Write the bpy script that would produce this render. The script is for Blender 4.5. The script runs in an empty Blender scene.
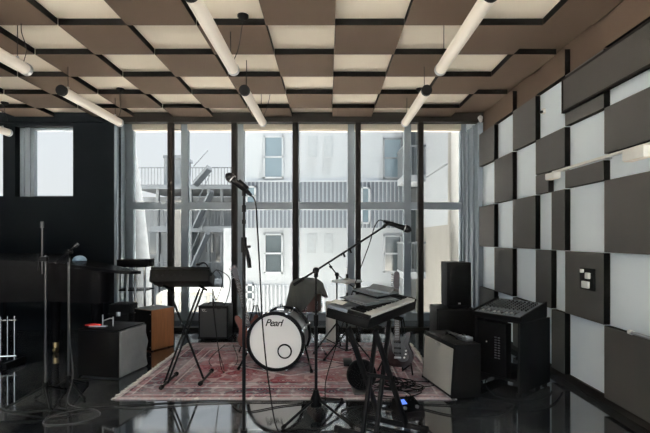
import bpy, bmesh, math, random
from mathutils import Vector, Matrix
random.seed(7)
sc = bpy.context.scene
COL = sc.collection
PI = math.pi
F, H, VX, VY = 438.0, 1.3, 328.0, 239.0

def W(px, py, d):
    return Vector(((px - VX) * d / F, d, H - (py - VY) * d / F))
def R(a): return math.radians(a)
def s2l(c): return c / 12.92 if c <= 0.04045 else ((c + 0.055) / 1.055) ** 2.4
def rgb(r, g, b): return (s2l(r / 255), s2l(g / 255), s2l(b / 255), 1)

# ------------------------------------------------------------------ materials
def mat(name, col, rough=0.5, metal=0.0, var=0.12, scale=9.0, bump=0.0, bscale=60.0, emit=None, estr=0.0, spec=0.5, ior=None, sheen=0.0, stretch=None):
    m = bpy.data.materials.new(name); m.use_nodes = True
    nt = m.node_tree; N = nt.nodes; L = nt.links
    b = N['Principled BSDF']
    b.inputs['Roughness'].default_value = rough; b.inputs['Metallic'].default_value = metal
    b.inputs['Specular IOR Level'].default_value = spec
    if ior: b.inputs['IOR'].default_value = ior
    if sheen: b.inputs['Sheen Weight'].default_value = sheen
    tc = N.new('ShaderNodeTexCoord')
    src = tc.outputs['Object']
    if stretch:
        mp = N.new('ShaderNodeMapping'); mp.inputs['Scale'].default_value = stretch
        L.new(src, mp.inputs[0]); src = mp.outputs[0]
    nz = N.new('ShaderNodeTexNoise'); nz.inputs['Scale'].default_value = scale; nz.inputs['Detail'].default_value = 4
    L.new(src, nz.inputs['Vector'])
    mx = N.new('ShaderNodeMix'); mx.data_type = 'RGBA'
    c = list(col)[:3]
    mx.inputs[6].default_value = tuple(max(0, x * (1 - var)) for x in c) + (1,)
    mx.inputs[7].default_value = tuple(min(1, x * (1 + var)) for x in c) + (1,)
    L.new(nz.outputs['Fac'], mx.inputs[0]); L.new(mx.outputs[2], b.inputs['Base Color'])
    if bump:
        n2 = N.new('ShaderNodeTexNoise'); n2.inputs['Scale'].default_value = bscale; n2.inputs['Detail'].default_value = 3
        L.new(src, n2.inputs['Vector'])
        bp = N.new('ShaderNodeBump'); bp.inputs['Strength'].default_value = bump; bp.inputs['Distance'].default_value = 0.01
        L.new(n2.outputs['Fac'], bp.inputs['Height']); L.new(bp.outputs[0], b.inputs['Normal'])
    if emit:
        b.inputs['Emission Color'].default_value = emit; b.inputs['Emission Strength'].default_value = estr
    return m

M = {}
M['ceil'] = mat('plaster_beige', (0.80, 0.72, 0.62), 0.9, var=0.06, scale=3)
M['cpanel'] = mat('brown_acoustic_felt', (0.088, 0.063, 0.048), 0.85, spec=0.12, var=0.06, scale=3, bump=0.1, bscale=200)
M['wallw'] = mat('pale_grey_plaster', (0.80, 0.885, 0.98), 0.75, var=0.06, scale=2.5)
M['wpanel'] = mat('grey_acoustic_felt', (0.074, 0.073, 0.073), 0.7, spec=0.2, var=0.10, scale=3, bump=0.1, bscale=200)
M['edge'] = mat('black_panel_edge', (0.004, 0.0038, 0.0036), 0.9, var=0.1, scale=4, spec=0.06)
M['ventm'] = mat('grey_perforated_metal', (0.05, 0.047, 0.045), 0.7)
M['darksteel'] = mat('dark_steel_tube', (0.06, 0.06, 0.064), 0.35, 0.7)
M['darkwall'] = mat('near_black_wall_paint', (0.006, 0.008, 0.0105), 0.8, var=0.1, scale=2, spec=0.06)
M['rear'] = mat('charcoal_rear_wall_paint', (0.06, 0.058, 0.056), 0.85, var=0.1, scale=2, spec=0.06)
M['reveal'] = mat('blue_grey_reveal_paint', (0.15, 0.19, 0.235), 0.6, var=0.08, scale=3)
M['post'] = mat('dark_bronze_metal', (0.016, 0.014, 0.013), 0.5, 0.0, scale=5, spec=0.06)
M['alu'] = mat('grey_aluminium_frame', (0.17, 0.205, 0.245), 0.45, 0.0, var=0.08)
M['headw'] = mat('pale_blind_fabric', (0.6, 0.56, 0.5), 0.8, var=0.05)
M['black'] = mat('black_plastic', (0.006, 0.006, 0.0065), 0.45, scale=20, spec=0.06)
M['blackm'] = mat('black_painted_metal', (0.010, 0.010, 0.011), 0.35, 0.0, scale=20, spec=0.06)
M['rubber'] = mat('black_rubber', (0.007, 0.007, 0.007), 0.7, spec=0.06)
M['tolex'] = mat('black_textured_vinyl', (0.006, 0.006, 0.0068), 0.5, bump=0.25, bscale=350, spec=0.1)
M['grille'] = mat('grey_grille_cloth', (0.36, 0.36, 0.34), 0.85, var=0.15, scale=180, bump=0.3, bscale=400)
M['dgrille'] = mat('dark_grille_cloth', (0.045, 0.046, 0.05), 0.8, var=0.2, scale=200, bump=0.3, bscale=400)
M['chrome'] = mat('chrome', (0.72, 0.74, 0.77), 0.18, 1.0, var=0.05)
M['steel'] = mat('brushed_steel', (0.45, 0.46, 0.48), 0.3, 0.9)
M['brass'] = mat('brass', (0.62, 0.47, 0.24), 0.3, 1.0)
M['cym'] = mat('cymbal_bronze', (0.52, 0.51, 0.48), 0.3, 0.9, var=0.1, scale=30)
M['headm'] = mat('white_drum_skin', (0.82, 0.82, 0.82), 0.45, var=0.04, scale=4)
M['shell'] = mat('silver_sparkle_shell', (0.42, 0.45, 0.5), 0.3, 0.6, var=0.3, scale=200)
M['redshell'] = mat('red_brown_lacquer_shell', (0.055, 0.022, 0.02), 0.3, scale=20)
M['cloth'] = mat('charcoal_cloth', (0.042, 0.045, 0.045), 0.95, bump=0.4, bscale=60, sheen=0.1)
M['cover'] = mat('grey_dust_cover', (0.20, 0.22, 0.24), 0.65, var=0.3, scale=6, bump=0.5, bscale=18)
M['wood'] = mat('orange_brown_wood', (0.30, 0.125, 0.05), 0.4, var=0.35, scale=7, stretch=(6, 6, 0.6))
M['gwood'] = mat('red_brown_guitar_lacquer', (0.12, 0.035, 0.022), 0.25, var=0.25, spec=0.2, scale=8)
M['maple'] = mat('maple_neck', (0.42, 0.26, 0.13), 0.4, scale=12)
M['rosew'] = mat('dark_rosewood', (0.04, 0.02, 0.014), 0.5, scale=25)
M['burst'] = mat('black_guitar_lacquer', (0.022, 0.010, 0.011), 0.2, scale=6)
M['pg'] = mat('smoky_pickguard', (0.06, 0.06, 0.062), 0.35)
M['piano'] = mat('black_piano_lacquer', (0.006, 0.006, 0.007), 0.25, scale=3, spec=0.02)
M['white'] = mat('white_plastic', (0.75, 0.75, 0.73), 0.4, var=0.05)
M['keyw'] = mat('white_piano_key', (0.45, 0.46, 0.47), 0.3, var=0.04)
M['bluegrey'] = mat('blue_grey_panel', (0.16, 0.18, 0.21), 0.4, 0.3)
M['folder'] = mat('slate_folder_card', (0.085, 0.1, 0.12), 0.5, var=0.2)
M['paper'] = mat('white_paper', (0.7, 0.7, 0.68), 0.8, var=0.04)
M['bluecap'] = mat('pale_blue_felt', (0.22, 0.32, 0.45), 0.8)
M['red'] = mat('red_plastic', (0.5, 0.03, 0.03), 0.4)
M['screen'] = mat('lit_blue_screen', (0.02, 0.04, 0.2), 0.3, emit=(0.12, 0.25, 1.0, 1), estr=0.9)
M['tube'] = mat('warm_lamp_diffuser', (0.58, 0.54, 0.48), 0.35, var=0.04, emit=(1.0, 0.86, 0.70, 1), estr=0.19)
M['cable'] = mat('black_cable_rubber', (0.011, 0.011, 0.012), 0.55, spec=0.06)
M['gcable'] = mat('grey_cable_rubber', (0.05, 0.05, 0.052), 0.5)
M['facade'] = mat('pale_facade_render', (0.60, 0.67, 0.76), 0.9, var=0.04, scale=0.6)
M['facg'] = mat('grey_corrugated_cladding', (0.15, 0.20, 0.27), 0.7, var=0.06, scale=0.8)
M['facrib'] = mat('pale_cladding_rib', (0.60, 0.67, 0.76), 0.7, var=0.05)
M['exglass'] = mat('outdoor_window_glass', (0.15, 0.19, 0.22), 0.12, var=0.2, scale=1.5)
M['exglass2'] = mat('outdoor_window_glass_sky', (0.28, 0.40, 0.50), 0.15, var=0.15, scale=1.5)
M['exfar'] = mat('far_grey_concrete', (0.30, 0.35, 0.41), 0.9, var=0.12, scale=0.7)
M['exfar2'] = mat('far_pale_concrete', (0.42, 0.47, 0.53), 0.9, var=0.08, scale=0.7)
M['exbeige'] = mat('beige_outdoor_plaster', (0.42, 0.42, 0.41), 0.9, var=0.12, scale=3)
M['veiled_window'] = mat('pale_veiled_window', (0.50, 0.57, 0.65), 0.8)
M['bark'] = mat('pale_bark', (0.30, 0.33, 0.36), 0.95, var=0.35, scale=6, bump=0.5, bscale=12)
M['ground'] = mat('sunlit_beige_paving', (0.84, 0.78, 0.69), 0.95, var=0.05, scale=0.5)
M['asphalt'] = mat('dark_asphalt', (0.022, 0.023, 0.025), 0.95, var=0.2)
M['vanw'] = mat('white_van_paint', (0.62, 0.62, 0.58), 0.3, var=0.03)
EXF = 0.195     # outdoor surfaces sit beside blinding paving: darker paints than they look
for k in ('facade', 'facg', 'facrib', 'exglass', 'exglass2', 'exfar', 'exfar2', 'exbeige', 'veiled_window', 'bark', 'vanw'):
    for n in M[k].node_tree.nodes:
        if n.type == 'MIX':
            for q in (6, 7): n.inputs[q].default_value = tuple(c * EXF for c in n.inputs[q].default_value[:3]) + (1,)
M['lampred'] = mat('lit_red_tail_lamp', (0.5, 0.02, 0.02), 0.3, emit=(1, 0.05, 0.03, 1), estr=1.5)
M['emblem'] = mat('pale_emblem', (0.5, 0.5, 0.5), 0.3, 0.6)

def glass_mat():
    m = bpy.data.materials.new('clear_window_glass'); m.use_nodes = True
    nt = m.node_tree; N = nt.nodes; L = nt.links; N.remove(N['Principled BSDF'])
    out = N['Material Output']
    t = N.new('ShaderNodeBsdfTransparent'); t.inputs[0].default_value = (0.95, 0.97, 0.97, 1)
    g = N.new('ShaderNodeBsdfGlossy'); g.inputs['Roughness'].default_value = 0.02
    fr = N.new('ShaderNodeFresnel'); fr.inputs['IOR'].default_value = 1.16
    mx = N.new('ShaderNodeMixShader')
    mr = N.new('ShaderNodeMapRange'); mr.inputs[1].default_value = 0.012; mr.inputs[2].default_value = 1.0
    L.new(fr.outputs[0], mr.inputs[0]); L.new(mr.outputs[0], mx.inputs[0]); L.new(t.outputs[0], mx.inputs[1]); L.new(g.outputs[0], mx.inputs[2]); L.new(mx.outputs[0], out.inputs[0])
    return m
M['glass'] = glass_mat()

def floor_mat():
    m = mat('polished_black_floor', (0.012, 0.013, 0.016), 0.1, var=0.0, ior=3.5)
    nt = m.node_tree; N = nt.nodes; L = nt.links; b = N['Principled BSDF']
    tc = N.new('ShaderNodeTexCoord')
    n1 = N.new('ShaderNodeTexNoise'); n1.inputs['Scale'].default_value = 2.6; n1.inputs['Detail'].default_value = 8; n1.inputs['Roughness'].default_value = 0.65; n1.inputs['Distortion'].default_value = 0.8
    L.new(tc.outputs['Object'], n1.inputs['Vector'])
    r = N.new('ShaderNodeValToRGB')
    r.color_ramp.elements[0].position = 0.35; r.color_ramp.elements[0].color = (0.006, 0.007, 0.009, 1)
    r.color_ramp.elements[1].position = 0.72; r.color_ramp.elements[1].color = (0.085, 0.095, 0.11, 1)
    L.new(n1.outputs['Fac'], r.inputs[0]); L.new(r.outputs[0], b.inputs['Base Color'])
    mr = N.new('ShaderNodeMapRange'); mr.inputs[1].default_value = 0.35; mr.inputs[2].default_value = 0.75; mr.inputs[3].default_value = 0.03; mr.inputs[4].default_value = 0.14
    L.new(n1.outputs['Fac'], mr.inputs[0]); L.new(mr.outputs[0], b.inputs['Roughness'])
    return m
M['floor'] = floor_mat()

def rug_mat(w, h):
    """faded red Persian rug: pile pattern from nested borders, a lozenge medallion and small motifs"""
    m = bpy.data.materials.new('faded_red_persian_wool'); m.use_nodes = True
    nt = m.node_tree; N = nt.nodes; L = nt.links; b = N['Principled BSDF']
    b.inputs['Roughness'].default_value = 0.95; b.inputs['Specular IOR Level'].default_value = 0.15
    tc = N.new('ShaderNodeTexCoord'); sp = N.new('ShaderNodeSeparateXYZ'); L.new(tc.outputs['Object'], sp.inputs[0])
    def mth(op, a, c=None, d=None):
        n = N.new('ShaderNodeMath'); n.operation = op
        for i, v in enumerate((a, c, d)):
            if v is None: continue
            if isinstance(v, (int, float)): n.inputs[i].default_value = v
            else: L.new(v, n.inputs[i])
        return n.outputs[0]
    ax = mth('ABSOLUTE', sp.outputs[0]); ay = mth('ABSOLUTE', sp.outputs[1])
    edge = mth('MINIMUM', mth('SUBTRACT', w / 2, ax), mth('SUBTRACT', h / 2, ay))
    r = N.new('ShaderNodeValToRGB'); cr = r.color_ramp; cr.interpolation = 'CONSTANT'
    navy = (0.028, 0.028, 0.055, 1); red = (0.22, 0.045, 0.06, 1); cream = (0.58, 0.55, 0.57, 1); rose = (0.33, 0.2, 0.24, 1); dk = (0.05, 0.035, 0.05, 1)
    stops = [(0, cream), (0.025, dk), (0.05, rose), (0.085, cream), (0.10, navy), (0.25, cream), (0.265, rose), (0.325, dk), (0.345, cream), (0.36, navy), (0.40, red)]
    while len(cr.elements) < len(stops): cr.elements.new(0.5)
    for e, (p, c) in zip(cr.elements, stops): e.position = min(1, p); e.color = c
    L.new(edge, r.inputs[0])
    med = mth('ADD', mth('DIVIDE', ax, w * 0.36), mth('DIVIDE', ay, h * 0.30))
    r2 = N.new('ShaderNodeValToRGB'); c2 = r2.color_ramp; c2.interpolation = 'CONSTANT'
    st = [(0, cream), (0.12, navy), (0.25, rose), (0.4, red), (0.55, navy), (0.62, cream), (0.68, red)]
    while len(c2.elements) < len(st): c2.elements.new(0.5)
    for e, (p, c) in zip(c2.elements, st): e.position = p; e.color = c
    L.new(med, r2.inputs[0])
    inner = mth('GREATER_THAN', edge, 0.41)
    mx = N.new('ShaderNodeMix'); mx.data_type = 'RGBA'
    L.new(inner, mx.inputs[0]); L.new(r.outputs[0], mx.inputs[6]); L.new(r2.outputs[0], mx.inputs[7])
    cmb = N.new('ShaderNodeCombineXYZ'); L.new(ax, cmb.inputs[0]); L.new(ay, cmb.inputs[1])
    vo = N.new('ShaderNodeTexVoronoi'); vo.inputs['Scale'].default_value = 11; vo.inputs['Randomness'].default_value = 0.7; L.new(cmb.outputs[0], vo.inputs['Vector'])
    r3 = N.new('ShaderNodeValToRGB'); c3 = r3.color_ramp; c3.interpolation = 'CONSTANT'
    s3 = [(0, cream), (0.16, navy), (0.3, rose), (0.42, red), (0.55, (0.18, 0.17, 0.2, 1)), (0.68, cream)]
    while len(c3.elements) < len(s3): c3.elements.new(0.5)
    for e, (p, c) in zip(c3.elements, s3): e.position = p; e.color = c
    L.new(vo.outputs['Distance'], r3.inputs[0])
    m2 = N.new('ShaderNodeMix'); m2.data_type = 'RGBA'; m2.inputs[0].default_value = 0.45
    L.new(mx.outputs[2], m2.inputs[6]); L.new(r3.outputs[0], m2.inputs[7])
    nz = N.new('ShaderNodeTexNoise'); nz.inputs['Scale'].default_value = 2.2; nz.inputs['Detail'].default_value = 6; L.new(tc.outputs['Object'], nz.inputs['Vector'])
    mr = N.new('ShaderNodeMapRange'); mr.inputs[1].default_value = 0.40; mr.inputs[2].default_value = 0.68; mr.inputs[3].default_value = 0.0; mr.inputs[4].default_value = 0.62
    L.new(nz.outputs['Fac'], mr.inputs[0])
    m3 = N.new('ShaderNodeMix'); m3.data_type = 'RGBA'; L.new(mr.outputs[0], m3.inputs[0])
    L.new(m2.outputs[2], m3.inputs[6]); m3.inputs[7].default_value = (0.46, 0.42, 0.46, 1)   # worn pile, paled further for window sheen
    L.new(m3.outputs[2], b.inputs['Base Color'])
    n4 = N.new('ShaderNodeTexNoise'); n4.inputs['Scale'].default_value = 160; L.new(tc.outputs['Object'], n4.inputs['Vector'])
    bp = N.new('ShaderNodeBump'); bp.inputs['Strength'].default_value = 0.5; bp.inputs['Distance'].default_value = 0.006
    L.new(n4.outputs['Fac'], bp.inputs['Height']); L.new(bp.outputs[0], b.inputs['Normal'])
    return m

# ------------------------------------------------------------------ mesh builder
def spline(pts, n=8, closed=False):
    P = [Vector(p) for p in pts]; out = []
    k = len(P); rng = range(k if closed else k - 1)
    for i in rng:
        if closed: a, b, c, d = P[(i - 1) % k], P[i], P[(i + 1) % k], P[(i + 2) % k]
        else: a, b, c, d = P[max(i - 1, 0)], P[i], P[i + 1], P[min(i + 2, k - 1)]
        for j in range(n):
            t = j / n
            out.append(0.5 * ((2 * b) + (c - a) * t + (2 * a - 5 * b + 4 * c - d) * t * t + (3 * b - a - 3 * c + d) * t ** 3))
    if not closed: out.append(P[-1])
    return out

class MB:
    def __init__(s): s.v = []; s.f = []; s.s = []
    def add(s, vs, fs, smooth=False, X=None):
        o = len(s.v)
        for p in vs:
            p = Vector(p)
            s.v.append(X @ p if X is not None else p)
        for f in fs: s.f.append([i + o for i in f]); s.s.append(smooth)
        return s
    def box(s, x0, x1, y0, y1, z0, z1, bev=0.0, X=None, seg=2):
        if bev <= 0:
            vs = [(x0, y0, z0), (x1, y0, z0), (x1, y1, z0), (x0, y1, z0), (x0, y0, z1), (x1, y0, z1), (x1, y1, z1), (x0, y1, z1)]
            fs = [(0, 3, 2, 1), (4, 5, 6, 7), (0, 1, 5, 4), (1, 2, 6, 5), (2, 3, 7, 6), (3, 0, 4, 7)]
            return s.add(vs, fs, False, X)
        bm = bmesh.new(); bmesh.ops.create_cube(bm, size=1)
        for v in bm.verts:
            v.co = Vector(((x0 + x1) / 2 + v.co.x * (x1 - x0), (y0 + y1) / 2 + v.co.y * (y1 - y0), (z0 + z1) / 2 + v.co.z * (z1 - z0)))
        bmesh.ops.bevel(bm, geom=list(bm.edges), offset=bev, segments=seg, profile=0.5, affect='EDGES')
        bm.verts.index_update()
        s.add([v.co.copy() for v in bm.verts], [[v.index for v in f.verts] for f in bm.faces], True, X); bm.free()
        return s
    def tube(s, pts, r, n=8, X=None, cap=True):
        P = [Vector(p) for p in pts]; k = len(P)
        rr = r if isinstance(r, (list, tuple)) else [r] * k
        vs = []; fs = []; prev = None
        for i in range(k):
            t = (P[min(i + 1, k - 1)] - P[max(i - 1, 0)])
            t = t.normalized() if t.length > 1e-9 else Vector((0, 0, 1))
            if prev is None:
                a = Vector((1, 0, 0)) if abs(t.x) < 0.9 else Vector((0, 1, 0))
                nrm = (a - t * a.dot(t)).normalized()
            else:
                nrm = prev - t * prev.dot(t); nrm = nrm.normalized() if nrm.length > 1e-6 else prev
            prev = nrm; bi = t.cross(nrm)
            for j in range(n):
                an = 2 * PI * j / n
                vs.append(P[i] + (nrm * math.cos(an) + bi * math.sin(an)) * rr[i])
        for i in range(k - 1):
            for j in range(n):
                fs.append((i * n + j, i * n + (j + 1) % n, (i + 1) * n + (j + 1) % n, (i + 1) * n + j))
        if cap: fs.append(tuple(reversed(range(n)))); fs.append(tuple((k - 1) * n + j for j in range(n)))
        return s.add(vs, fs, True, X)
    def cyl(s, p, q, r, r2=None, n=16, X=None): return s.tube([p, q], [r, r if r2 is None else r2], n, X)
    def lathe(s, prof, n=24, X=None, cap=True):
        vs = []; fs = []; k = len(prof)
        for (r, z) in prof:
            for j in range(n):
                a = 2 * PI * j / n; vs.append((r * math.cos(a), r * math.sin(a), z))
        for i in range(k - 1):
            for j in range(n): fs.append((i * n + j, i * n + (j + 1) % n, (i + 1) * n + (j + 1) % n, (i + 1) * n + j))
        if cap: fs.append(tuple(reversed(range(n)))); fs.append(tuple((k - 1) * n + j for j in range(n)))
        return s.add(vs, fs, True, X)
    def ball(s, c, r, sz=1.0, n=12, X=None):
        m = max(5, n // 2); prof = [(max(1e-4, r * math.sin(PI * i / m)), -r * sz * math.cos(PI * i / m)) for i in range(m + 1)]
        T = Matrix.Translation(Vector(c))
        return s.lathe(prof, n, (X @ T) if X is not None else T)
    def prism(s, poly, z0, z1, X=None, smooth=False):
        n = len(poly)
        vs = [(p[0], p[1], z0) for p in poly] + [(p[0], p[1], z1) for p in poly]
        fs = [tuple(reversed(range(n))), tuple(range(n, 2 * n))] + [(i, (i + 1) % n, n + (i + 1) % n, n + i) for i in range(n)]
        return s.add(vs, fs, smooth, X)
    def build(s, name, m, parent=None, off=None, ang=35):
        me = bpy.data.meshes.new(name)
        o3 = Vector(off) if off is not None else Vector((0, 0, 0))
        me.from_pydata([tuple(p - o3) for p in s.v], [], s.f)
        bm = bmesh.new(); bm.from_mesh(me); bmesh.ops.recalc_face_normals(bm, faces=bm.faces); bm.to_mesh(me); bm.free()
        me.polygons.foreach_set('use_smooth', s.s); me.set_sharp_from_angle(angle=R(ang))
        me.materials.append(M[m] if isinstance(m, str) else m); me.update()
        ob = bpy.data.objects.new(name, me); COL.objects.link(ob)
        if parent: ob.parent = parent
        return ob

def tag(o, label, cat, group=None, kind=None):
    o['label'] = label; o['category'] = cat
    if group: o['group'] = group
    o['kind'] = kind or 'thing'
    return o
def thing(name, label, cat, loc=(0, 0, 0), rot=0.0, group=None):
    o = bpy.data.objects.new(name, None); COL.objects.link(o); o.location = loc
    o.rotation_euler = (0, 0, R(rot)); o.empty_display_size = 0.1
    return tag(o, label, cat, group)
def black_sides(o, axis):
    o.data.materials.append(M['edge'])
    for p in o.data.polygons:
        if abs(p.normal[axis]) < 0.6: p.material_index = 1
def single(mb, name, m, label, cat, loc, group=None):
    o = mb.build(name, m, None, loc); o.location = loc
    return tag(o, label, cat, group)
def struct(name, mb, m, parent=None):
    o = mb.build(name, m, parent)
    if not parent: o['kind'] = 'structure'
    return o
def T(x, y, z): return Matrix.Translation((x, y, z))
def RX(a): return Matrix.Rotation(R(a), 4, 'X')
def RY(a): return Matrix.Rotation(R(a), 4, 'Y')
def RZ(a): return Matrix.Rotation(R(a), 4, 'Z')
ORD = ['first', 'second', 'third', 'fourth', 'fifth', 'sixth', 'seventh', 'eighth', 'ninth', 'tenth', 'eleventh', 'twelfth']

# ------------------------------------------------------------------ room shell
XR = 2.20; YW = 6.25; YG = 7.02; XL = -6.5; YB = -1.6; ZC = 3.09
struct('floor', MB().box(XL, XR + 0.15, YB, YG + 0.1, -0.2, 0), 'floor')
struct('ceiling', MB().box(XL, XR + 0.15, YB, YW + 0.06, ZC, ZC + 0.2), 'ceil')
struct('wall_right', MB().box(XR, XR + 0.15, YB, YG + 0.1, 0, ZC + 0.2), 'wallw')
mb = MB(); mb.box(XL, XR, YB - 0.15, YB, 0, 0.25); mb.box(XL, XR, YB - 0.15, YB, 2.95, ZC + 0.2)
mb.box(XL, XL + 0.3, YB - 0.15, YB, 0.25, 2.95); mb.box(XR - 0.2, XR, YB - 0.15, YB, 0.25, 2.95)
struct('wall_back', mb, 'rear')
n_ = 7; ww = (XR - 0.2 - XL - 0.3) / n_  # unseen rear glazing, added to light surfaces facing the camera
for i in range(n_):
    a = XL + 0.3 + i * ww; b = a + ww; mb = MB()
    mb.box(a, a + 0.04, YB - 0.1, YB - 0.04, 0.25, 2.95); mb.box(b - 0.04, b, YB - 0.1, YB - 0.04, 0.25, 2.95); mb.box(a, b, YB - 0.1, YB - 0.04, 0.25, 0.3); mb.box(a, b, YB - 0.1, YB - 0.04, 2.9, 2.95)
    fr = struct('window_%d' % (11 + i), mb, 'alu')
    struct('pane', MB().box(a + 0.04, b - 0.04, YB - 0.073, YB - 0.067, 0.3, 2.9), 'glass', fr)
struct('wall_left', MB().box(XL - 0.15, XL, YB, YW + 0.2, 0, ZC + 0.2), 'darkwall')
zs, zt = 1.906, 2.91
mb = MB()
mb.box(XL, -3.05, YW, YW + 0.2, 0, zs); mb.box(XL, -3.05, YW, YW + 0.2, zt, ZC + 0.2)
mb.box(-4.638, -4.466, YW, YW + 0.2, zs, zt); mb.box(-3.639, -3.05, YW, YW + 0.2, zs, zt); mb.box(XL, -6.2, YW, YW + 0.2, zs, zt)
struct('wall_window_side', mb, 'darkwall')
mb = MB(); mb.prism([(-3.05, YW), (-3.01, YW), (-3.22, 6.96), (-3.22, 7.1), (-3.4, 7.1), (-3.4, YW + 0.2), (-3.05, YW + 0.2)], 0, ZC + 0.3)
struct('wall_reveal', mb, 'reveal')
# ceiling over the gap between the posts and the glazing
struct('trim_1', MB().box(-3.4, XR + 0.15, YW + 0.06, YG + 0.1, 3.2, 3.4), 'headw')
struct('trim_2', MB().box(-3.01, XR, YW - 0.06, YW + 0.06, 2.955, ZC), 'post')      # dark head beam
struct('trim_3', MB().box(-3.01, XR, YW - 0.05, YW + 0.05, 0, 0.045), 'post')       # dark threshold
for i, px in enumerate((171, 234.5, 295.5, 358, 420.5)):
    x = (px - VX) * YW / F
    struct('trim_%d' % (4 + i), MB().box(x - 0.037, x + 0.037, YW - 0.045, YW + 0.045, 0.045, 2.955, 0.004), 'post')
struct('trim_9', MB().box(XL, -3.01, YW - 0.05, YW, 2.955, ZC), 'darkwall')
struct('trim_10', MB().box(XR - 0.07, XR, YW - 0.04, YG - 0.06, 0.0, 2.955), 'alu')
for k, y in enumerate((6.36, 6.6, 6.82)): struct('trim_%d' % (20 + k), MB().box(XR - 0.095, XR - 0.071, y, y + 0.05, 0.0, 2.955, 0.003), 'alu')
# outer glazing, six bays
xm = [-3.16, -2.284, -1.394, -0.513, 0.369, 1.266, 2.164]
for i in range(6):
    a, b = xm[i], xm[i + 1]
    mb = MB(); y0, y1 = YG - 0.05, YG + 0.05
    mb.box(a - (0.06 if i == 0 else 0), a + 0.055, y0, y1, 0, 3.2); mb.box(b - 0.055, b + (0.034 if i == 5 else 0), y0, y1, 0, 3.2)
    mb.box(a + 0.055, b - 0.055, y0, y1, 0, 0.12); mb.box(a + 0.055, b - 0.055, y0, y1, 1.77, 1.885)
    fr = struct('window_%d' % (i + 1), mb, 'alu')
    struct('blind_roll', MB().box(a + 0.055, b - 0.055, y0 - 0.03, y1, 3.03, 3.2), 'headw', fr)
    struct('pane', MB().box(a + 0.055, b - 0.055, YG - 0.006, YG + 0.006, 0.12, 1.77), 'glass', fr)
    struct('pane', MB().box(a + 0.055, b - 0.055, YG - 0.006, YG + 0.006, 1.885, 3.03), 'glass', fr)
# side windows in the dark wall
for i, (a, b) in enumerate(((-4.466, -3.639), (-6.2, -4.638))):
    mb = MB(); y0, y1 = YW + 0.1, YW + 0.18
    mb.box(a, a + 0.05, y0, y1, zs, zt); mb.box(b - 0.03, b, y0, y1, zs, zt); mb.box(a, b, y0, y1, zt - 0.03, zt); mb.box(a, b, y0, y1, zs, zs + 0.02)
    mb.box(a + 0.16, a + 0.2, y0, y1, zs, zt)
    fr = struct('window_%d' % (7 + i), mb, 'alu')
    struct('pane', MB().box(a + 0.03, b - 0.02, YW + 0.136, YW + 0.144, zs + 0.01, zt - 0.01), 'glass', fr)
    struct('pull_blind', MB().box(a + 0.09, a + 0.16, y0 - 0.02, y0, zs, zt), 'alu', fr)
struct('baseboard_right', MB().box(XR - 0.02, XR, 0.0, 6.2, 0, 0.07), 'post')

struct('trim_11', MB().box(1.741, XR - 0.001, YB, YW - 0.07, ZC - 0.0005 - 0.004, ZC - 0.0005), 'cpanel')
# ------------------------------------------------------------------ ceiling panels
P0x, P0y, PT = 0.057, 3.54, 0.56
rows = []
for k in range(4, -3, -1):
    y0, y1 = P0y + PT * k, min(P0y + PT * (k + 1), YW - 0.07)
    cells = []
    for j in range(3, -12, -1):
        if (j + k) % 2 != 0: continue
        x0, x1 = P0x + PT * j, min(P0x + PT * (j + 1), XR - 0.06)
        ymax = y1
        pl = VX + (x1) * F / ymax; pr = VX + x0 * F / ymax; top = VY - 1.725 * F / ymax
        if pl < -15 or pr > 660 or top < -12 and True and (VY - 1.725 * F / ymax) < -12: continue
        cells.append((x0, x1, y0, y1))
    rows.append(cells)
RW = ['row nearest the windows'] + ['%s row from the windows' % q for q in ORD[1:]]
for ri, cells in enumerate(rows):
    for ci, (x0, x1, y0, y1) in enumerate(cells):
        g = 0.0005
        mb = MB().box(x0 + g, x1 - g, y0 + g, y1 - g, 3.025, ZC - 0.006, 0.003, seg=1)
        loc = ((x0 + x1) / 2, (y0 + y1) / 2, ZC)
        o = single(mb, 'acoustic_panel', 'cpanel', 'brown square ceiling panel, %s from the right wall, %s' % (ORD[ci], RW[ri]), 'ceiling panel', loc, 'brown acoustic panels on the ceiling'); black_sides(o, 2); o['kind'] = 'thing'

# ------------------------------------------------------------------ right wall panels
e = [6.2, 5.64, 5.08, 4.52, 3.96, 3.40, 2.84, 2.28]
z = [0.07, 0.631, 1.193, 1.755, 2.317, 2.78, 3.022]
zr = 1.925
h3 = 4.20
wp = []
def wpan(c, zlo, zhi, lab, d0=None, d1=None): wp.append((d0 or e[c], d1 or e[c + 1], zlo, zhi, lab))
cn = ['first', 'second', 'third', 'fourth', 'fifth', 'sixth', 'seventh']
rn = ['bottom row', 'second row up', 'third row up', 'fourth row up', 'fifth row up', 'cut-off top row']
def std(c, r): wpan(c, z[r], z[r + 1], 'dark grey wall panel in the %s, %s column from the window' % (rn[r], cn[c]))
for c, r in ((0, 0), (0, 2), (0, 4), (1, 1), (1, 3), (1, 5), (2, 0), (2, 2), (2, 4), (3, 5), (5, 0), (5, 2), (4, 1), (5, 5), (6, 4)): std(c, r)
wpan(3, z[0], z[1], 'narrow dark grey wall panel at the floor behind the mixer desk', h3)
wpan(3, z[1], z[2], 'narrow dark grey wall panel left of the wall socket panel', None, h3)
wpan(3, z[2], z[3], 'narrow dark grey wall panel below the left end of the white rail', h3)
wpan(3, zr + 0.03, z[4], 'dark grey wall panel above the left end of the white rail')
wpan(3, z[3], zr + 0.03, 'small dark grey wall panel left of the white rail end', None, 4.25)
wpan(4, z[3], zr - 0.01, 'low wide dark grey wall panel directly beneath the white rail')
wpan(4, z[4], z[5], 'dark grey wall panel behind the left end of the vent grille')
wpan(5, zr + 0.03, z[4], 'large dark grey wall panel above the white rail, under the vent grille')
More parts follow.
